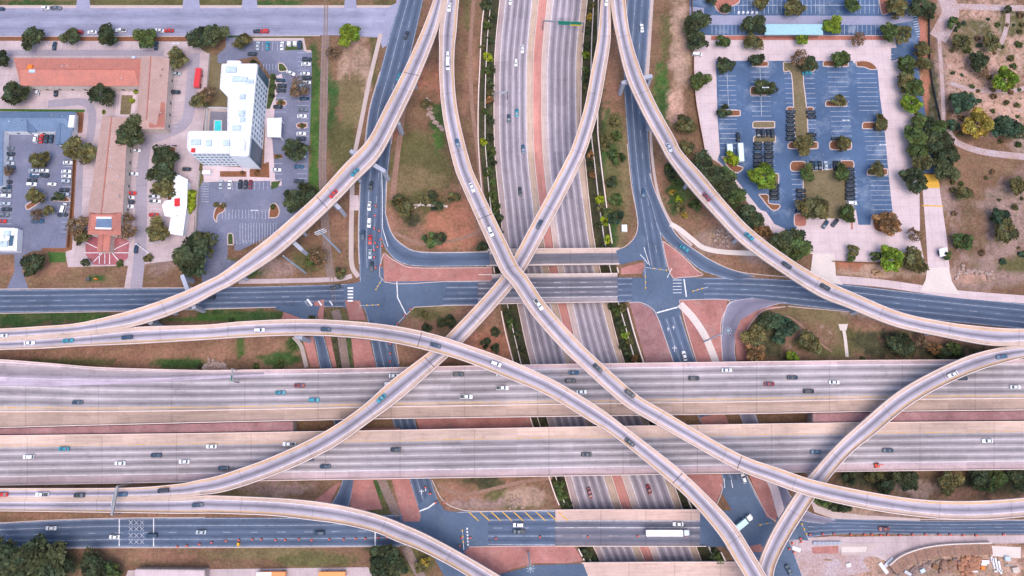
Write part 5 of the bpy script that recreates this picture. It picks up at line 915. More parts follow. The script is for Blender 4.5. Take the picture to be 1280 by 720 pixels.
m = building('motel_wing', 'longest motel wing running down to the square pavilion over the red plaza', 'motel', (134, 220)); gable(m, [(128,145),(109.5,268),(153.5,268),(160,147)], 6, 8, .46, (.02, 0), 'roof_tile_pale')
o4 = xy([(109.5,264.5),(149.5,264.5),(149,293),(107,292)], 8); c4 = sum(o4, Vector())/4
def sc(k, z): return [Vector((c4.x+(p.x-c4.x)*k, c4.y+(p.y-c4.y)*k, z)) for p in o4]
e_, r_, i_ = sc(1, 6.6), sc(.72, 8.4), sc(.48, 7.2); vs = e_+r_+i_; mesh_obj('roof', vs, [(j, (j+1) % 4, 4+(j+1) % 4, 4+j) for j in range(4)]+[(4+j, 4+(j+1) % 4, 8+(j+1) % 4, 8+j) for j in range(4)], 'roof_tile', m, [(v.x+v.y, v.y) for v in vs])
mesh_obj('flat_roof', i_, [(0, 1, 2, 3)], 'roof_blue', m, [(v.x, v.y) for v in i_]); MB().prism([(p.x, p.y) for p in sc(.93, 0)], 0, 6.5).build('wall', 'stucco', m)
for j in (0, 2): MB().bar(i_[j]+Vector((0, 0, .15)), i_[(j+1) % 4]+Vector((0, 0, .15)), .9, .5).build('parapet', 'wall_white', m)
gable(m, [(123.5,292),(121,314.5),(136.5,315),(138.5,292)], 4.5, 5.6, .5, (0, 0), 'roof_tile', windows=False); finish(m)
m = building('commercial_building', 'slate blue metal-roofed building wrapped around its car park at the left edge', 'building', (45, 155))
gable(m, [(-40,139.5),(93,139.5),(92,164),(-40,164)], 4.5, 7.2, .42, (0, .06), 'roof_blue', 'wall_white'); gable(m, [(70.5,150),(69,181),(88,182),(90,150)], 4.55, 6.6, .45, (.25, .02), 'roof_blue', 'wall_white', windows=False); gable(m, [(-30,160),(-30,236),(3,232),(4,160)], 4.55, 6.4, .5, (0, 0), 'roof_blue', 'wall_white', windows=False); gable(m, [(34.5,148),(34.5,165.5),(46,165.5),(39,148)], 4.9, 6.7, .35, (.0, 0), 'roof_blue', 'wall_white', windows=False)
MB().box(U(90, 152, 6), (2.6, 6.2, 1.2)).build('roof_unit', 'wall_white', m); finish(m)
m = building('roadside_shop', 'crooked white-roofed building with a red hatch beside the big dark trees', 'shop', (222, 255)); wp = [(217,216),(234.5,224),(233.7,254.7),(228.5,294.6),(210,292),(213.7,271),(206,270),(202.4,257),(206,251),(214.6,249.5)]; P = xy(wp, 4.6)
MB().prism([(p.x, p.y) for p in P], 4.2, 4.6).build('roof', 'membrane', m); ce = sum(P, Vector())/len(P); MB().prism([(p.x+(ce.x-p.x)*.05, p.y+(ce.y-p.y)*.05) for p in P], 0, 4.2).build('wall', 'wall_white', m)
MB().bar(U(225, 219, 4.75), U(220, 293, 4.75), .5, .3).build('ridge_cap', 'white_paint', m); MB().box(U(221.5, 253, 4.9), (2.4, 3.8, .8), .1).build('roof_hatch', 'red_paint', m)
for a in ((209, 266), (208, 256)): MB().box(U(a[0], a[1], 1.2), (1.2, .12, 2)).build('door', 'glass_dark', m)
finish(m)
m = building('small_office', 'small white flat-roofed office at the left edge below the car park', 'building', (6, 298)); P = xy([(-25,284),(18.5,285),(17,313),(-25,312)], 4); MB().prism([(p.x, p.y) for p in P], 3.7, 4.1).build('roof', 'membrane', m); MB().prism([(p.x*.995, p.y*.995) for p in P], 0, 3.7).build('wall', 'wall_white', m)
MB().box(U(9, 292, 4.5), (3, 2.5, .9)).build('roof_unit', 'hvac', m); MB().box(U(14, 301, 4.4), (1.6, 5, .6)).build('roof_unit', 'glass_blue', m); MB().box(U(3, 305, 4.4), (5, 3, .6)).build('roof_unit', 'hvac', m); finish(m)
m = building('warehouse', 'low grey-roofed warehouse at the bottom edge beside the trailers', 'warehouse', (212, 722)); P = xy([(169,712),(255,713),(256,748),(168,748)], 5); MB().prism([(p.x, p.y) for p in P], 4.7, 5).build('roof', 'concrete_pale', m); MB().prism([(p.x*.998, p.y*.998) for p in P], 0, 4.7).build('wall', 'concrete', m); finish(m)
# ---- the white hotel
ZH = 16.0; hp = [(277.5,80),(284,80),(284,76),(301,76.3),(301,80),(322,80),(311,196),(287.3,195.2),(287.3,192),(238,192),(234,185.5),(235.5,164),(284.5,164),(285,121),(275,111)]
plain('wall_hotel', (.72,.76,.82), .6, var=.06); plain('glass_hotel', (.1,.2,.27), .2, .5); m = building('hotel', 'tall white L-shaped hotel with flat roof beside a turquoise pool', 'hotel', (290, 160)); P = xy(hp, ZH); q2 = [(p.x, p.y) for p in P]; MB().prism(q2, 0, ZH-.5).build('wall', 'wall_hotel', m)
ar = sum(q2[i][0]*q2[(i+1) % len(q2)][1]-q2[(i+1) % len(q2)][0]*q2[i][1] for i in range(len(q2))); Q = P if ar > 0 else P[::-1]; 
rf = mesh_obj('roof', [(p.x, p.y, ZH-.48) for p in Q], [tuple(range(len(Q)))], 'membrane', m)
ring = P+[P[0]]; vs = []; fs = []
for i in range(len(P)):
    a, b_ = ring[i], ring[i+1]; dd = (b_-a).normalized(); nn = Vector((-dd.y, dd.x, 0))*(.35 if ar > 0 else -.35); k = len(vs)
    vs += [Vector((p.x, p.y, z)) for z in (ZH-.5, ZH+.35) for p in (a, b_, b_+nn, a+nn)]; fs += [(k+4, k+5, k+6, k+7), (k, k+1, k+5, k+4), (k+2, k+3, k+7, k+6), (k+1, k+2, k+6, k+5), (k+3, k, k+4, k+7)]
mesh_obj('parapet', vs, fs, 'white_paint', m)
def facade(a, b_, n, rows, t0=0., t1=1., w_=1.5, h_=1.5):
    dd = (b_-a).normalized(); nn = Vector((dd.y, -dd.x, 0)); cen = sum(P, Vector())/len(P); nn = nn if nn.dot(a-cen) > 0 or True else nn
    for i in range(n):
        for k in range(rows):
            mm = a.lerp(b_, t0+(t1-t0)*(i+.5)/n); mm.z = 2.2+k*3.05; MB().bar(mm-dd*w_/2, mm+dd*w_/2, .16, h_).build('window', 'glass_hotel', m)
facade(P[5], P[6], 11, 5, .12, .77, 1.3, 1.4); facade(P[8], P[9], 8, 5, 0.02, .98, 1.5, 1.2)
for t0, t1 in ((.0, .1), (.79, .995)):
    a, b_ = P[5].lerp(P[6], t0), P[5].lerp(P[6], t1); o = MB().bar(Vector((a.x, a.y, ZH/2-.4)), Vector((b_.x, b_.y, ZH/2-.4)), .3, ZH-1.6).build('wall_panel', 'teal_panel', m)
for px in ((289,87,5,3),(300,99.5,7,2.4),(303,121,2.4,2.4),(302,142,2.6,2.6),(296,160,4,2.6),(245,178,4.5,2.6),(261,179,2.6,3),(283,179,3,2.6),(303,150,2,2),(313,102,3,1.8)): MB().box(U(px[0], px[1], ZH+.1), (px[2], px[3], 1.2)).build('hvac_unit', 'hvac', m)
for px in ((284.5,85.5),(241.5,188)): MB().box(U(px[0], px[1], ZH), (1.7, 2, .7)).build('roof_hatch', 'red_paint', m)
MB().box(U(300,183.5,ZH+.6), (5, 3.6, 2.2)).build('stair_head', 'membrane', m)
for a, b_ in (((308,101),(306,178)),((290,95),(300,96)),((306,178),(288,180)),((287,164),(287,192))): MB().bar(U(*a, ZH-.4), U(*b_, ZH-.4), .3, .2).build('roof_curb', 'hvac', m)
finish(m)
m = building('entrance_canopy', 'flat white drop-off canopy beside the hotel, over the driveway', 'canopy', (343, 160)); P4 = xy([(333.8,148),(352,147),(351,171.5),(334.2,171)], 5); MB().prism([(p.x, p.y) for p in P4], 4.5, 5).build('roof', 'membrane', m)
for p in P4: q = p+(sum(P4, Vector())/4-p)*.15; MB().box((q.x, q.y, 2.25), (.6, .6, 4.5)).build('column', 'wall_white', m)
finish(m)
m = building('swimming_pool', 'small turquoise swimming pool inside the hotel corner', 'pool', (272, 157)); P4 = xy([(268,150.5),(277,150.5),(277,166),(267.5,166)], .1); MB().prism([(p.x, p.y) for p in P4], .05, .12).build('water', 'pool_water', m)
strip_solid('coping', P4+[P4[0]], .5, .12, 'concrete_light', m); finish(m)
m = building('shade_canopy', 'long pale aqua canopy roof over the upper car lot', 'canopy', (992, 37)); P4 = xy([(957,30),(1028,30),(1029,43.3),(956,43.3)], 4.6); MB().prism([(p.x, p.y) for p in P4], 4.2, 4.55).build('roof', 'canopy_aqua', m)
for i in range(5):
    for t in (.15, .85): q = P4[0].lerp(P4[1], .06+.22*i).lerp(P4[3].lerp(P4[2], .06+.22*i), t); MB().cone((q.x, q.y, 0), (q.x, q.y, 4.3), .12, .12, 8).build('post', 'steel', m)
finish(m)
m = building('gate_booth', 'small white-roofed booth beside the pale driveway below the speed table', 'booth', (1178, 313)); P4 = xy([(1174,311),(1184,309),(1185,319),(1175,321)], 3); MB().prism([(p.x, p.y) for p in P4], 2.7, 3).build('roof', 'white_paint', m); c_ = sum(P4, Vector())/4; MB().box((c_.x, c_.y, 1.35), (2.2, 2.4, 2.7), .15).build('wall', 'glass_dark', m); finish(m)
vr = random.Random(4)
for nm, spots in (('motel_wing', [(60+vr.uniform(0,100), 80+vr.uniform(0,22)) for _ in range(7)]), ('motel_wing.001', [(178+vr.uniform(0,28), 80+vr.uniform(0,75)) for _ in range(6)]), ('motel_wing.002', [(124+vr.uniform(0,26), 170+vr.uniform(0,88)) for _ in range(9)]), ('commercial_building', [(8+vr.uniform(0,70), 143+vr.uniform(0,14)) for _ in range(6)]), ('roadside_shop', [(vr.uniform(216,230), vr.uniform(228,284)) for _ in range(6)]), ('small_office', [(vr.uniform(2,14), vr.uniform(288,309)) for _ in range(4)])):
    r = bpy.data.objects[nm]; z = {'roadside_shop': 4.8, 'small_office': 4.2}.get(nm, 7.0 if 'comm' not in nm else 6.0)
    for p in spots: q = MB().cone(U(p[0], p[1], z-1.2), U(p[0], p[1], z+.9), .28, .28, 8).build('roof_vent', vr.choice(['steel', 'hvac', 'dark_metal']), r); q.location = -r.location
# ------------------------------------------------------------------ kerbed planting islands
def island(px, mat, label, group='planting islands in the dark lot'):
    P = [U(a, b_, 0) for a, b_ in px]; root = empty('planting_island', (0, 0, 0)); tag(root, label, 'planting island', group); q = [Vector(r) for r in cr([tuple(p) for p in P+[P[0]]], 3)]
    strip_solid('kerb', q, .5, .2, 'kerb', root); c_ = sum(P, Vector())/len(P); MB().prism([(p.x, p.y) for p in q[:-1]], -.1, .15).build('planting', mat, root); settle(root, c_)
def rr(x0, y0, x1, y1, c=2.): return [(x0+c, y0), (x1-c, y0), (x1, y0+c), (x1, y1-c), (x1-c, y1), (x0+c, y1), (x0, y1-c), (x0, y0+c)]
for px, mat, lab in ((rr(941,152,968,160),'dry_grass','upper of the two long grass islands by parked dark cars'),(rr(942,170,969,178),'dry_grass','long grass island directly above the double column of dark cars'),([(902,196),(911,210),(921,216),(929,210),(920,206),(912,197)],'mulch','corner island around the yellow-green tree'),(rr(899,138,925,145),'mulch','small island on the left edge of the dark lot'),
    (rr(966,217,973,231),'dry_grass','narrow island at the right of the bright green tree'),([(948,243),(960,244),(961,254),(974,256),(973,261),(964,262)],'mulch','bent island below the column of dark cars'),(rr(988,202,1007,214,3),'mulch','island left of the cars on top of the square lawn'),(rr(1049,201,1067,211,3),'mulch','island right of the cars on top of the square lawn'),(rr(983,134,992,138.5),'mulch','tiny island capping the left dark column'),(rr(1008,134,1017,138.5),'mulch','tiny island capping the right dark column'),
    (rr(985,177.5,1022,186,3),'mulch','wide island at the foot of the dry grass strip'),(rr(1037,176,1064,187,3),'mulch','oval island with a single olive tree among empty stalls'),(rr(1078,153,1109,161),'mulch','upper island at the right side of the dark lot'),(rr(1084,211,1109,219),'mulch','lower island at the right side of the dark lot'),(rr(938,108,960,119),'mulch','island under the dark tree among empty stalls'),(rr(1029,76,1060,83),'mulch','island at the top of the middle stall row'),
    ([(1070,77),(1080,76),(1090,79),(1096,86),(1088,87),(1080,84),(1071,83)],'mulch','curved island at the top right corner of the stalls'),(rr(1032,126,1058,133),'mulch','island halfway down the middle stall row'),(rr(940,77,960,83),'mulch','island at the top of the left stall row'),([(979,78),(1018,79),(1016,90),(1004,92),(1008,135),(1009,178),(995,178),(992,135),(989,92),(980,90)],'dry_grass','long dry grass strip between the two dark car columns'),
    ([(1004,214),(1055,214),(1057,250),(1066,257),(1066,272),(1045,274),(1009,270),(1004,262)],'dry_grass','square dry lawn in the dark car lot'),(rr(993,267,1008,283,3),'mulch_red','island at the lower left corner of the square lawn'),([(1090,271),(1116,268),(1117,285),(1108,291),(1093,287)],'mulch','corner island with the rust brown tree'),([(887,-12),(918,-12),(924,3),(906,11),(911,16),(903,17),(895,11)],'mulch_red','coral-coloured island at the top of the upper lot'),([(1098,-6),(1112,-6),(1112,14),(1102,17)],'mulch_red','coral-coloured island at the right end of the upper stalls')): island(px, mat, lab)
for px, mat, lab in (([(336,272),(338,258),(343,254),(348,259),(349,267),(345,272)],'mulch','teardrop island in the hotel car park'),([(267,272),(269,262),(276,255),(281,258),(280,264),(272,269),(271,278)],'mulch','hook-shaped island left of the hotel stalls'),([(348,79),(354,80),(359,88),(349,89)],'grass','wedge island by the diagonal white car'),(rr(345,126,358,132),'mulch','island beside the black car near the hotel'),([(285,306),(285,293),(291,293),(292,305),(295,306)],'grass','island at the hotel exit drive'),(rr(371,154,384,160),'mulch','island between white cars on the right edge'),
    ([(32,257),(40,252),(56,243),(56,248),(36,262)],'mulch','slanted island in the slate-roofed building lot'),([(66,251),(74,244),(86,248),(86,252)],'mulch','island by the right row of the slate-roofed building lot'),([(200,185),(206,183),(220,184),(220,187),(214,256),(210,252),(202,190)],'mulch','long island under the dark trees beside the motel drive')): island(px, mat, lab, 'planting islands around the hotel and motel')
# ------------------------------------------------------------------ railway, fences, poles, signs, signals
for pts, wpx in (([(407,40),(406,70),(405,110),(404,160),(403,210),(405,260),(410,320),(414,346)], 10), ([(419,388),(425,410),(432,455),(445,520),(462,560),(477,600),(497,645)], 10), ([(507,684),(517,704),(528,724),(545,755)], 10)): path('rail_bed', pts, wpx, 'ballast', 2)
tk = empty('railway_track', (0, 0, 0)); tag(tk, 'single railway track running beside the hotel and under the expressway', 'railway'); Lr, Rr = centre_rows([(408,-30),(407,40),(406,70),(405,110),(404,160),(403,210),(405,260),(410,320),(415,350),(419,388),(425,410),(432,455),(445,520),(462,560),(477,600),(497,645),(507,684),(517,704),(528,724),(545,755)], 0, .09, 6, 1.5)
for l in (Lr, Rr): strip_solid('rail', l, .16, .09, 'rail_steel', tk)
mb = MB()
for i in range(0, len(Lr)-1):
    k = max(1, int((Lr[i+1]-Lr[i]).length/.9))
    for j in range(k):
        a, b_ = Lr[i].lerp(Lr[i+1], j/k), Rr[i].lerp(Rr[i+1], j/k); c_ = (a+b_)/2; dd = (b_-a).normalized()
        if abs(PX(c_.x, c_.y, 0)[1]-368) > 19 and abs(PX(c_.x, c_.y, 0)[1]-665) > 20: mb.bar(c_-dd*1.25-Vector((0,0,.03)), c_+dd*1.25-Vector((0,0,.03)), .24, .1)
mb.build('sleeper_bed', 'timber', tk); settle(tk, U(404, 200, 0))
def fence(px, h, mat, label, w_=.14, post=True):
    root = empty('fence', (0, 0, 0)); tag(root, label, 'fence'); l = pline(px, 0, 4); strip_solid('fence_panel', l, w_, h, mat, root)
    mb = MB(); [mb.box((p.x, p.y, h/2+.08), (w_*2, w_*2, h+.16)) for p in l[::2]]; mb.build('fence_posts', mat, root) if False else None
    settle(root, l[len(l)//2])
fence([(263,68),(259,120),(257,165),(252,205)], 1.8, 'concrete_light', 'pale fence between the red trailer and the hotel lawn'); fence([(251,215),(248,240),(245,300)], 1.8, 'concrete_light', 'pale fence between the white-roofed shop and the hotel car park'); fence([(94,192),(91,250),(86,310)], 1.6, 'wood_fence', 'rusty wooden fence right of the slate-roofed building lot')
fence([(864,-10),(866,60),(868,120),(880,190)], 1.8, 'wood_fence', 'brown fence along the left side of the car lots'); fence([(1160,20),(1162,90),(1176,160)], 1.6, 'dark_metal', 'dark fence between the lot driveway and the scrubland'); fence([(1040,327),(1100,330),(1156,333)], 1.2, 'wood_fence', 'low brown fence along the foot of the concrete yard'); fence([(259.5,136),(259,150),(258,166)], 1.5, 'wall_white', 'white wall left of the pool deck'); fence([(260,135.5),(272,135.5),(285,136)], 1.5, 'wall_white', 'white wall above the pool deck')
def pole(px, py, h, label, cat, arms=(), r=.35, name='utility_pole', mat='pier_blue', tilt=0):
    p = U(px, py, 0); root = empty(name, p); tag(root, label, cat); MB().cone((0, 0, -.2), (0, 0, h), r, r*.55, 12).build('pole', mat, root)
    for z, l, a in arms: dx, dy = math.cos(a)*l, math.sin(a)*l; MB().bar((-dx, -dy, h-z), (dx, dy, h-z), .3, .3).build('crossarm', 'steel_light', root)
    return root
plain('lamp_grey', (.22, .28, .34), .5); plain('pole_steel', (.33,.42,.52), .5, .4); pole(425, 315, 37, 'tall steel transmission pole with crossarms beside the hotel flyover', 'transmission pole', ((.6, 2.2, .4), (2.6, 2.6, .4), (4.6, 2.2, .4)), .55, mat='pole_steel'); pole(382, 341, 33, 'tall bare steel pole leaning view above the cross street verge'.replace(' leaning view', ' standing'), 'transmission pole', (), .5, mat='pole_steel')
for px, py, h, lab in ((660.5,690.5,36,'high-mast light on the brick paving at the bottom'),(880,427,37,'high-mast light on the brick island beside the white path')):
    r = pole(px, py, h, lab, 'light mast', (), .45, 'high_mast_light', 'steel_light'); MB().cone((0, 0, h-.3), (0, 0, h+.1), .75, .75, 12).build('light_ring', 'lamp_grey', r)
    for i in range(8): a = i*math.pi/4; MB().box((1.35*math.cos(a), 1.35*math.sin(a), h-.2), (.6, .42, .3), a).build('lamp', 'lamp_grey', r)
for px, py, lab in ((937,6.5,'left lamp post between the upper stall rows'),(974,6.5,'middle lamp post between the upper stall rows'),(1036,6.5,'right lamp post between the upper stall rows'),(949,120,'lamp post by the dark tree island'),(1047,160,'lamp post in the middle stall row'),(1092,190,'lamp post in the right stall row'),(60,226,'lamp post in the slate-roofed building lot'),(326,270,'lamp post in the hotel car park'),(230,66,'lamp post at the motel corner')):
    r = pole(px, py, 9, lab, 'lamp post', ((.1, 1.1, 0),), .12, 'lamp_post', 'steel_light'); [MB().box((s_*1.2, 0, 8.85), (.9, .45, .2)).build('lamp_head', 'white_paint', r) for s_ in (-1, 1)]
def signal(b_, e, label, n=3, h=6.3):
    p, q = U(*b_, 0), U(*e, h); root = empty('traffic_signal', p); tag(root, label, 'traffic signal', 'mast-arm traffic signals'); v = q-p; MB().cone((0, 0, 0), (0, 0, h+.3), .2, .14, 10).build('pole', 'steel_light', root); MB().cone((0, 0, h), (v.x, v.y, h), .13, .08, 8).build('mast_arm', 'steel_light', root)
    for i in range(n): t = 1-.3*i; MB().box((v.x*t, v.y*t, h-.1), (.55, .55, 1.2)).build('signal_head', 'signal_yellow', root)
for b_, e, lab in (((453,385),(473,381),'traffic signal over the left intersection beside the rail median'),((803,340),(807,360),'traffic signal reaching down over the overpass end'),((804,338),(833,338),'traffic signal across the right frontage road'),((973,648),(950,656),'traffic signal pointing at the pale box truck'),((1004,673),(1002,655),'traffic signal by the barrels at the lower right junction'),((581,684),(578,663),'traffic signal above the brick paving near the striped shoulder'),((880,362),(866,364),'traffic signal on the cross street by the triangular island'),((481,352),(470,362),'traffic signal at the corner of the long brick island')): signal(b_, e, lab)
def gantry(p0, p1, zb, h, label, signs=(), truss=1.0, cat='sign gantry'):
    a, b_ = U(*p0, zb+h), U(*p1, zb+h); root = empty('sign_gantry', (0, 0, 0)); tag(root, label, cat); MB().bar(a, b_, truss, truss).build('truss', 'steel', root)
    for p in (a, b_): MB().cone((p.x, p.y, zb-.3), (p.x, p.y, zb+h), .3, .3, 10).build('column', 'steel', root)
    dd = (b_-a).normalized(); nn = Vector((dd.y, -dd.x, 0))
    for t0, t1, z0, z1, mat, k in signs:
        u_, v_ = a.lerp(b_, t0), a.lerp(b_, t1); o_ = nn*(truss/2+.15+k); zc = (z0+z1)/2; MB().bar(u_+o_+Vector((0, 0, zc)), v_+o_+Vector((0, 0, zc)), .14, z1-z0).build('sign_panel', mat, root)
    settle(root, Vector(((a.x+b_.x)/2, (a.y+b_.y)/2, zb)))
gantry((679,26),(730,28.5),CUT,8.5,'sign gantry with a green panel over the right half of the sunken freeway', ((.37,.66,-1.9,1.2,'sign_green',0),(.67,.93,-1.2,1.2,'sign_green',0),(.67,.93,-2.3,-1.25,'sign_yellow',0)), .6)
gantry((147,607.5),(140,644),4.,13,'grey truss gantry across the merged lower flyovers at left', ((.3,.7,-1.0,1.0,'steel_light',0),), .9)
gantry((616,117),(634,114.5),CUT,8,'short sign gantry arm at the left edge of the sunken freeway', ((.5,.95,-1,1,'steel_light',0),), .4); gantry((290,461),(291.5,477),ZD,6.5,'small gantry with green sign hanging over the upper deck', ((.5,.95,-1,1,'sign_green',0),), .5)
# drums and cones of the roadworks
def drum_mesh():
    mb = MB().cone((0, 0, .08), (0, 0, 1.1), .42, .3, 12); a = mb.build('drum', 'cone_orange').data; mb = MB().box((0, 0, .05), (1.0, 1.0, .1)); b_ = mb.build('base', 'rubber').data; mb = MB().cone((0, 0, .5), (0, 0, .68), .4, .375, 12); c_ = mb.build('band', 'white_paint').data
    for n in ('drum', 'base', 'band'): bpy.data.objects.remove(bpy.data.objects[n])
    return a, b_, c_
DR = drum_mesh()
def drums(place, axis, pts, z=GL):
    for px, py in pts:
        r = empty('traffic_barrel', U(px, py, z)); 
        for n, me in zip(('drum', 'base', 'band'), DR): o = bpy.data.objects.new(n, me); C.objects.link(o); o.parent = r
        later(r, 'orange', 'traffic barrel', place, axis, 'traffic barrel', 'traffic barrels', px, py)
drums('beside the queue on the left frontage road', 'y', [(470,258),(469,270),(468,286),(474,289),(476,300),(469,304),(472,309),(468,313),(478,308),(468,322),(470,335),(476,332)])
drums('along the lower left frontage road', 'x', [(222,683),(234,682),(250,680),(265,678),(283,676),(299,675),(316,674),(327,674),(345,675),(357,675),(374,674),(390,675),(412,674),(430,674),(445,673),(457,673),(473,672)])
drums('past the lower junction and along the overpass', 'x', [(484,672),(575,682),(588,672),(577,672),(620,673),(675,671),(735,671),(797,670),(857,669)])
drums('along the lower right frontage road', 'x', [(1063,668),(1080,668),(1089,668),(1100,669),(1109,668),(1124,669),(1140,668),(1156,668),(1173,668),(1187,668),(1203,669),(1219,669),(1254,668),(1012,668),(1028,667.5),(1042,667.5),(1000,673),(990,679),(986,686),(992,690),(1001,677)])
drums('on the curve under the left arching flyover', 'y', [(506,394),(513,387),(497,405),(488,430),(488,442),(488,452)]); drums('on the turning road below the lower deck', 'y', [(532,609),(538,617),(545,628),(555,629)])
# things small but plain to see
def box_thing(name, label, cat, px, py, size, mat, rz=0, z=0., bev=.05, group=None):
    p = U(px, py, z); o = MB().box((0, 0, size[2]/2), size).build(name, mat); o.location = p; o.rotation_euler = (0, 0, rz); tag(o, label, cat, group); b_ = o.modifiers.new('bevel', 'BEVEL'); b_.width = bev; b_.segments = 2; return o
box_thing('utility_cabinet', 'left of two white utility cabinets on the grass by the hotel stalls', 'cabinet', 362, 56, (1.9, 2.2, 1.6), 'white_paint'); box_thing('utility_cabinet', 'right of two white utility cabinets on the grass by the hotel stalls', 'cabinet', 369.5, 56, (1.9, 2.2, 1.6), 'white_paint')
box_thing('storage_shed', 'small white-topped shed at the lower left corner of the hotel', 'shed', 260, 217, (4, 2, 2.2), 'white_paint'); box_thing('equipment_cabinet', 'white equipment cabinet with dark top left of the right frontage road', 'cabinet', 780, 286, (2.6, 3.4, 1.4), 'white_paint'); box_thing('equipment_cabinet', 'dark box on the verge above the left cross street', 'cabinet', 111.5, 349.5, (1.6, 1.5, 1.2), 'dark_metal'); box_thing('warning_board', 'orange board on the grass above the left cross street', 'sign', 121, 349, (1.5, .5, 1.4), 'orange_paint')
box_thing('dumpster', 'dark green dumpster in the lower left corner of the hotel car park', 'dumpster', 247, 300, (3, 2, 1.6), 'sign_green'); box_thing('wind_sail', 'bluish narrow tank between the two upper motel roofs', 'tank', 173.5, 86, (1.6, 7.5, 5.8), 'hvac') 
for i in range(5):
    px = 923+5.6*i; o = MB().cone((0, 0, 0), (0, 0, .9), .75, .6, 12).build('bollard', 'white_paint'); o.location = U(px, 16.5, 5*LAY); later(o, 'white', 'round bollard', 'in the upper car lot row', 'x', 'bollard', 'white bollards', px, 16.5)
g_ = empty('barrier_gate', U(172, 306, 0)); tag(g_, 'white boom gate at the motel entrance drive', 'gate'); v = U(187, 317, 1.1)-U(172, 306, 0); MB().box((0, 0, .6), (.7, .7, 1.2)).build('post', 'white_paint', g_); MB().bar((0, 0, 1.1), (v.x, v.y, 1.1), .25, .2).build('boom', 'white_paint', g_)
def rocks(name, label, pts, mat, s0, s1, n, cat='rocks', spread=1., seed=1):
    g = random.Random(seed); mb = MB(); 
    for i in range(n):
        a = g.random()*(len(pts)-1); k = int(a); px = pts[k][0]+(pts[min(k+1, len(pts)-1)][0]-pts[k][0])*(a-k)+g.gauss(0, spread); py = pts[k][1]+(pts[min(k+1, len(pts)-1)][1]-pts[k][1])*(a-k)+g.gauss(0, spread); p = U(px, py, 0); s_ = g.uniform(s0, s1); bm = bmesh.new(); bmesh.ops.create_icosphere(bm, subdivisions=1, radius=1)
        vs = [Vector((v_.co.x*s_*g.uniform(.7, 1.2)+p.x, v_.co.y*s_*g.uniform(.7, 1.2)+p.y, v_.co.z*s_*.6+s_*.3)) for v_ in bm.verts]; fs = [tuple(v_.index for v_ in f.verts) for f in bm.faces]; mb.add(vs, fs); bm.free()
    o = mb.build(name, mat); tag(o, label, cat); return o
for a in ((('rock_lining', 'pale rocks lining the curved gully between the upper left flyovers', [(533,124),(538,133),(537,142),(542,150),(550,158),(553,161)], 'rubble', .5, 1.2, 70), dict(spread=1.2)), (('rubble_heap', 'tan rubble heap on the verge above the expressway deck', [(256,458),(270,455),(282,459)], 'rubble', .4, 1.1, 60), dict(spread=2.5)), (('rubble_heap', 'broken rocks on the verge right of the pale driveway', [(1195,341),(1215,340),(1240,343)], 'rubble', .4, 1.2, 50), dict(spread=3)),
    (('rubble_heap', 'scattered pale rocks under the right-hand flyover', [(895,290),(915,296),(905,302)], 'rubble', .4, 1.1, 40), dict(spread=4)), (('rock_edging', 'pale stone edging around the round green bed', [(515,262),(526,256),(545,256),(560,258)], 'concrete_light', .25, .55, 60), dict(spread=.5)), (('soil_heap', 'brown soil heap in the construction yard', [(1178,708),(1188,705)], 'dirt', .8, 2, 26), dict(spread=2.4)),
    (('soil_heap', 'orange earth heap beside the white beams', [(1200,703),(1215,700),(1222,708),(1205,714)], 'dirt_orange', .6, 1.8, 46), dict(spread=3)), (('rubble_heap', 'grey rubble along the foot of the curved formwork', [(1140,712),(1160,706),(1200,697)], 'ballast', .3, .9, 60), dict(spread=3)), (('stone_heap', 'light stones on the verge at the upper edge of the lower overpass', [(640,625),(650,628)], 'rubble', .3, .7, 30), dict(spread=4))): 
    o = rocks(*a[0], **a[1]); o['kind'] = 'stuff'
fw = empty('retaining_formwork', (0, 0, 0)); tag(fw, 'long curved grey formwork ramp in the construction yard', 'construction ramp'); l = pline([(1114,712),(1126,702),(1142,695),(1162,690),(1190,687),(1237,685.5)], 0, 6); strip_solid('ramp_fill', l, 4.6, 1.7, 'dirt', fw); strip_solid('edge_wall', l, .5, 2.1, 'concrete_light', fw, offset=2.55)
for i in range(0, len(l), 4):
    dd = (l[min(i+1, len(l)-1)]-l[max(i-1, 0)]).normalized(); nn = Vector((-dd.y, dd.x, 0)); MB().bar(l[i]-nn*2.25+Vector((0, 0, 1.72)), l[i]+nn*2.25+Vector((0, 0, 1.72)), .15, .06).build('joint', 'dark_metal', fw)
settle(fw, l[len(l)//2])
for i, (px, py, rz, L) in enumerate(((1231,701,0,3.4),(1231,703.5,0,3.4),(1241,704,95,4.5),(1245,706,95,6),(1249,709,95,5.5),(1247,713.5,8,3.6),(1239,699,95,2.4),(1229,705.5,0,2.6))):
    o = box_thing('concrete_beam', '', 'beam', px, py, (L, .7, .6), 'white_paint', R(rz), z=.6*0); later(o, 'white', 'beam', 'lying in the construction yard', 'x', 'beam', 'white beams in the yard', px, py)
for i, (px, py) in enumerate([(1018+5*k, 678.5) for k in range(7)]):
    o = box_thing('jersey_barrier', '', 'barrier', px, py, (1.7, 1.3, .9), 'pier_blue', 0); later(o, 'pale', 'concrete block', 'on the lower right roadworks shoulder', 'x', 'barrier', 'concrete blocks at the roadworks', px, py)
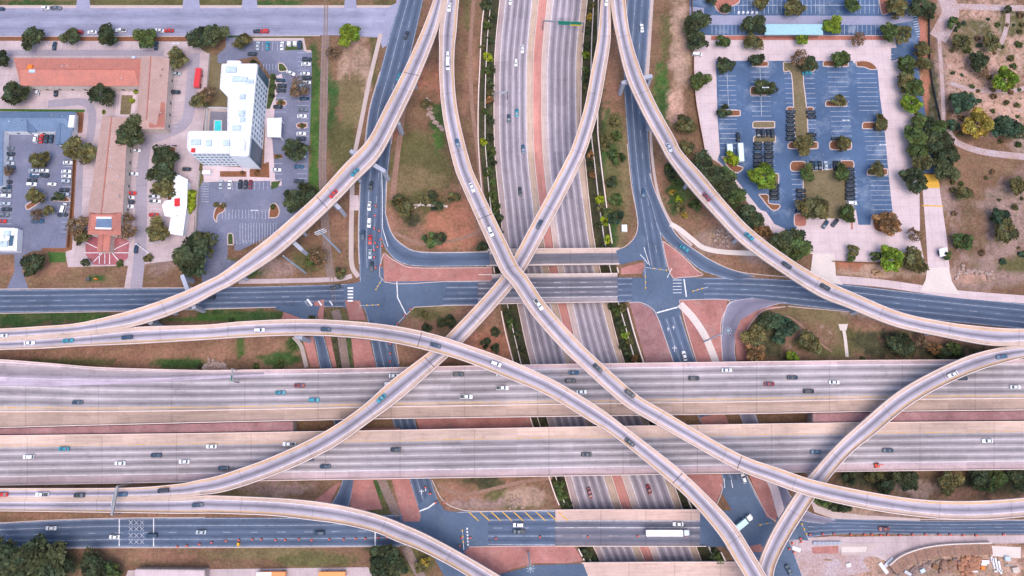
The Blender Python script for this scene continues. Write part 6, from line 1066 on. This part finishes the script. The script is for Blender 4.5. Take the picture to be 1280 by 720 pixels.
box_thing('precast_panel', 'white slab leaning across the construction yard entrance'.replace('leaning', 'lying'), 'slab', 1104, 710, (1.6, 5.2, .5), 'white_paint', R(35)); box_thing('precast_panel', 'grey slab left of the curved formwork', 'slab', 1110, 703, (1.4, 5.6, .6), 'steel_light', R(-50)); box_thing('precast_panel', 'white slab beside the barrels at the lower right junction', 'slab', 995, 686, (3.8, 1.8, .5), 'white_paint', R(-20)); box_thing('toolbox', 'orange toolbox beside the white beams', 'toolbox', 1227.5, 709.5, (1.6, 1.6, .9), 'orange_paint')
g_ = empty('small_excavator', U(1095, 581.5, ZD), .15); tag(g_, 'small orange machine on the right shoulder of the lower deck', 'machine'); MB().box((0, 0, .9), (1.9, 1.5, 1.)).build('body', 'cone_orange', g_); MB().box((.2, .3, 1.7), (.9, .8, .7)).build('cab', 'glass_dark', g_); MB().bar((.8, 0, 1.2), (2.4, 0, 2.), .3, .3).build('boom', 'cone_orange', g_)
for s_ in (-1, 1): MB().box((0, s_*.8, .3), (2.2, .35, .6)).build('track', 'rubber', g_)
box_thing('portable_sign', 'small orange and white work sign among the lower barrels', 'sign', 299, 680, (1., 1.4, 1.5), 'signal_yellow')
for i in range(2): box_thing('pallet_stack', ('upper','lower')[i]+' timber pallet on the concrete yard verge under the bright tree', 'pallet', 1093+i*4, 340+i*2, (3.2, 1.6, .9), 'timber', .2)
# drainage of the flat details: expansion of the fire lane kerbs

yd = random.Random(9)
for i, (px, py, sx, sy, sz, mt) in enumerate(((1190,712,4,.5,.5,'timber'),(1197,716,5,.5,.4,'timber'),(1168,708,2.4,2,1,'wood_fence'),(1184,706,4.5,2.6,1.2,'wood_fence'),(1205,698,3,.5,.4,'timber'),(1218,714,2.4,.6,.6,'white_paint'),(1152,713,2.2,1.6,1,'hvac'),(1134,716,3,1.2,.7,'steel_light'),(1262,706,4,.4,.3,'steel'),(1268,712,3,2.2,1.2,'stucco'),(1120,716,2,1.4,.8,'dark_metal'),(1258,698,2.4,1.8,1.1,'hvac'),(1060,706,2,1.4,.7,'white_paint'),(1035,700,3,.6,.4,'timber'))):
    nm = {'timber': ('timber_stack', 'timber', 'stack of boards', 'timber'), 'wood_fence': ('crate', 'brown', 'wooden crate', 'crate'), 'white_paint': ('panel_stack', 'white', 'panel stack', 'panels'), 'hvac': ('tool_chest', 'bluish', 'tool chest', 'chest'), 'steel_light': ('pipe_stack', 'grey', 'pipe stack', 'pipes'), 'steel': ('pipe_stack', 'dark grey', 'pipe stack', 'pipes'), 'stucco': ('pallet_load', 'tan', 'pallet load', 'pallet'), 'dark_metal': ('generator', 'black', 'generator', 'generator')}[mt]
    o = box_thing(nm[0], '', nm[3], px, py, (sx, sy, sz), mt, yd.uniform(-.6, .6)); later(o, nm[1], nm[2], 'lying in the construction yard', 'x', nm[3], 'materials in the yard', px, py)
write_labels()
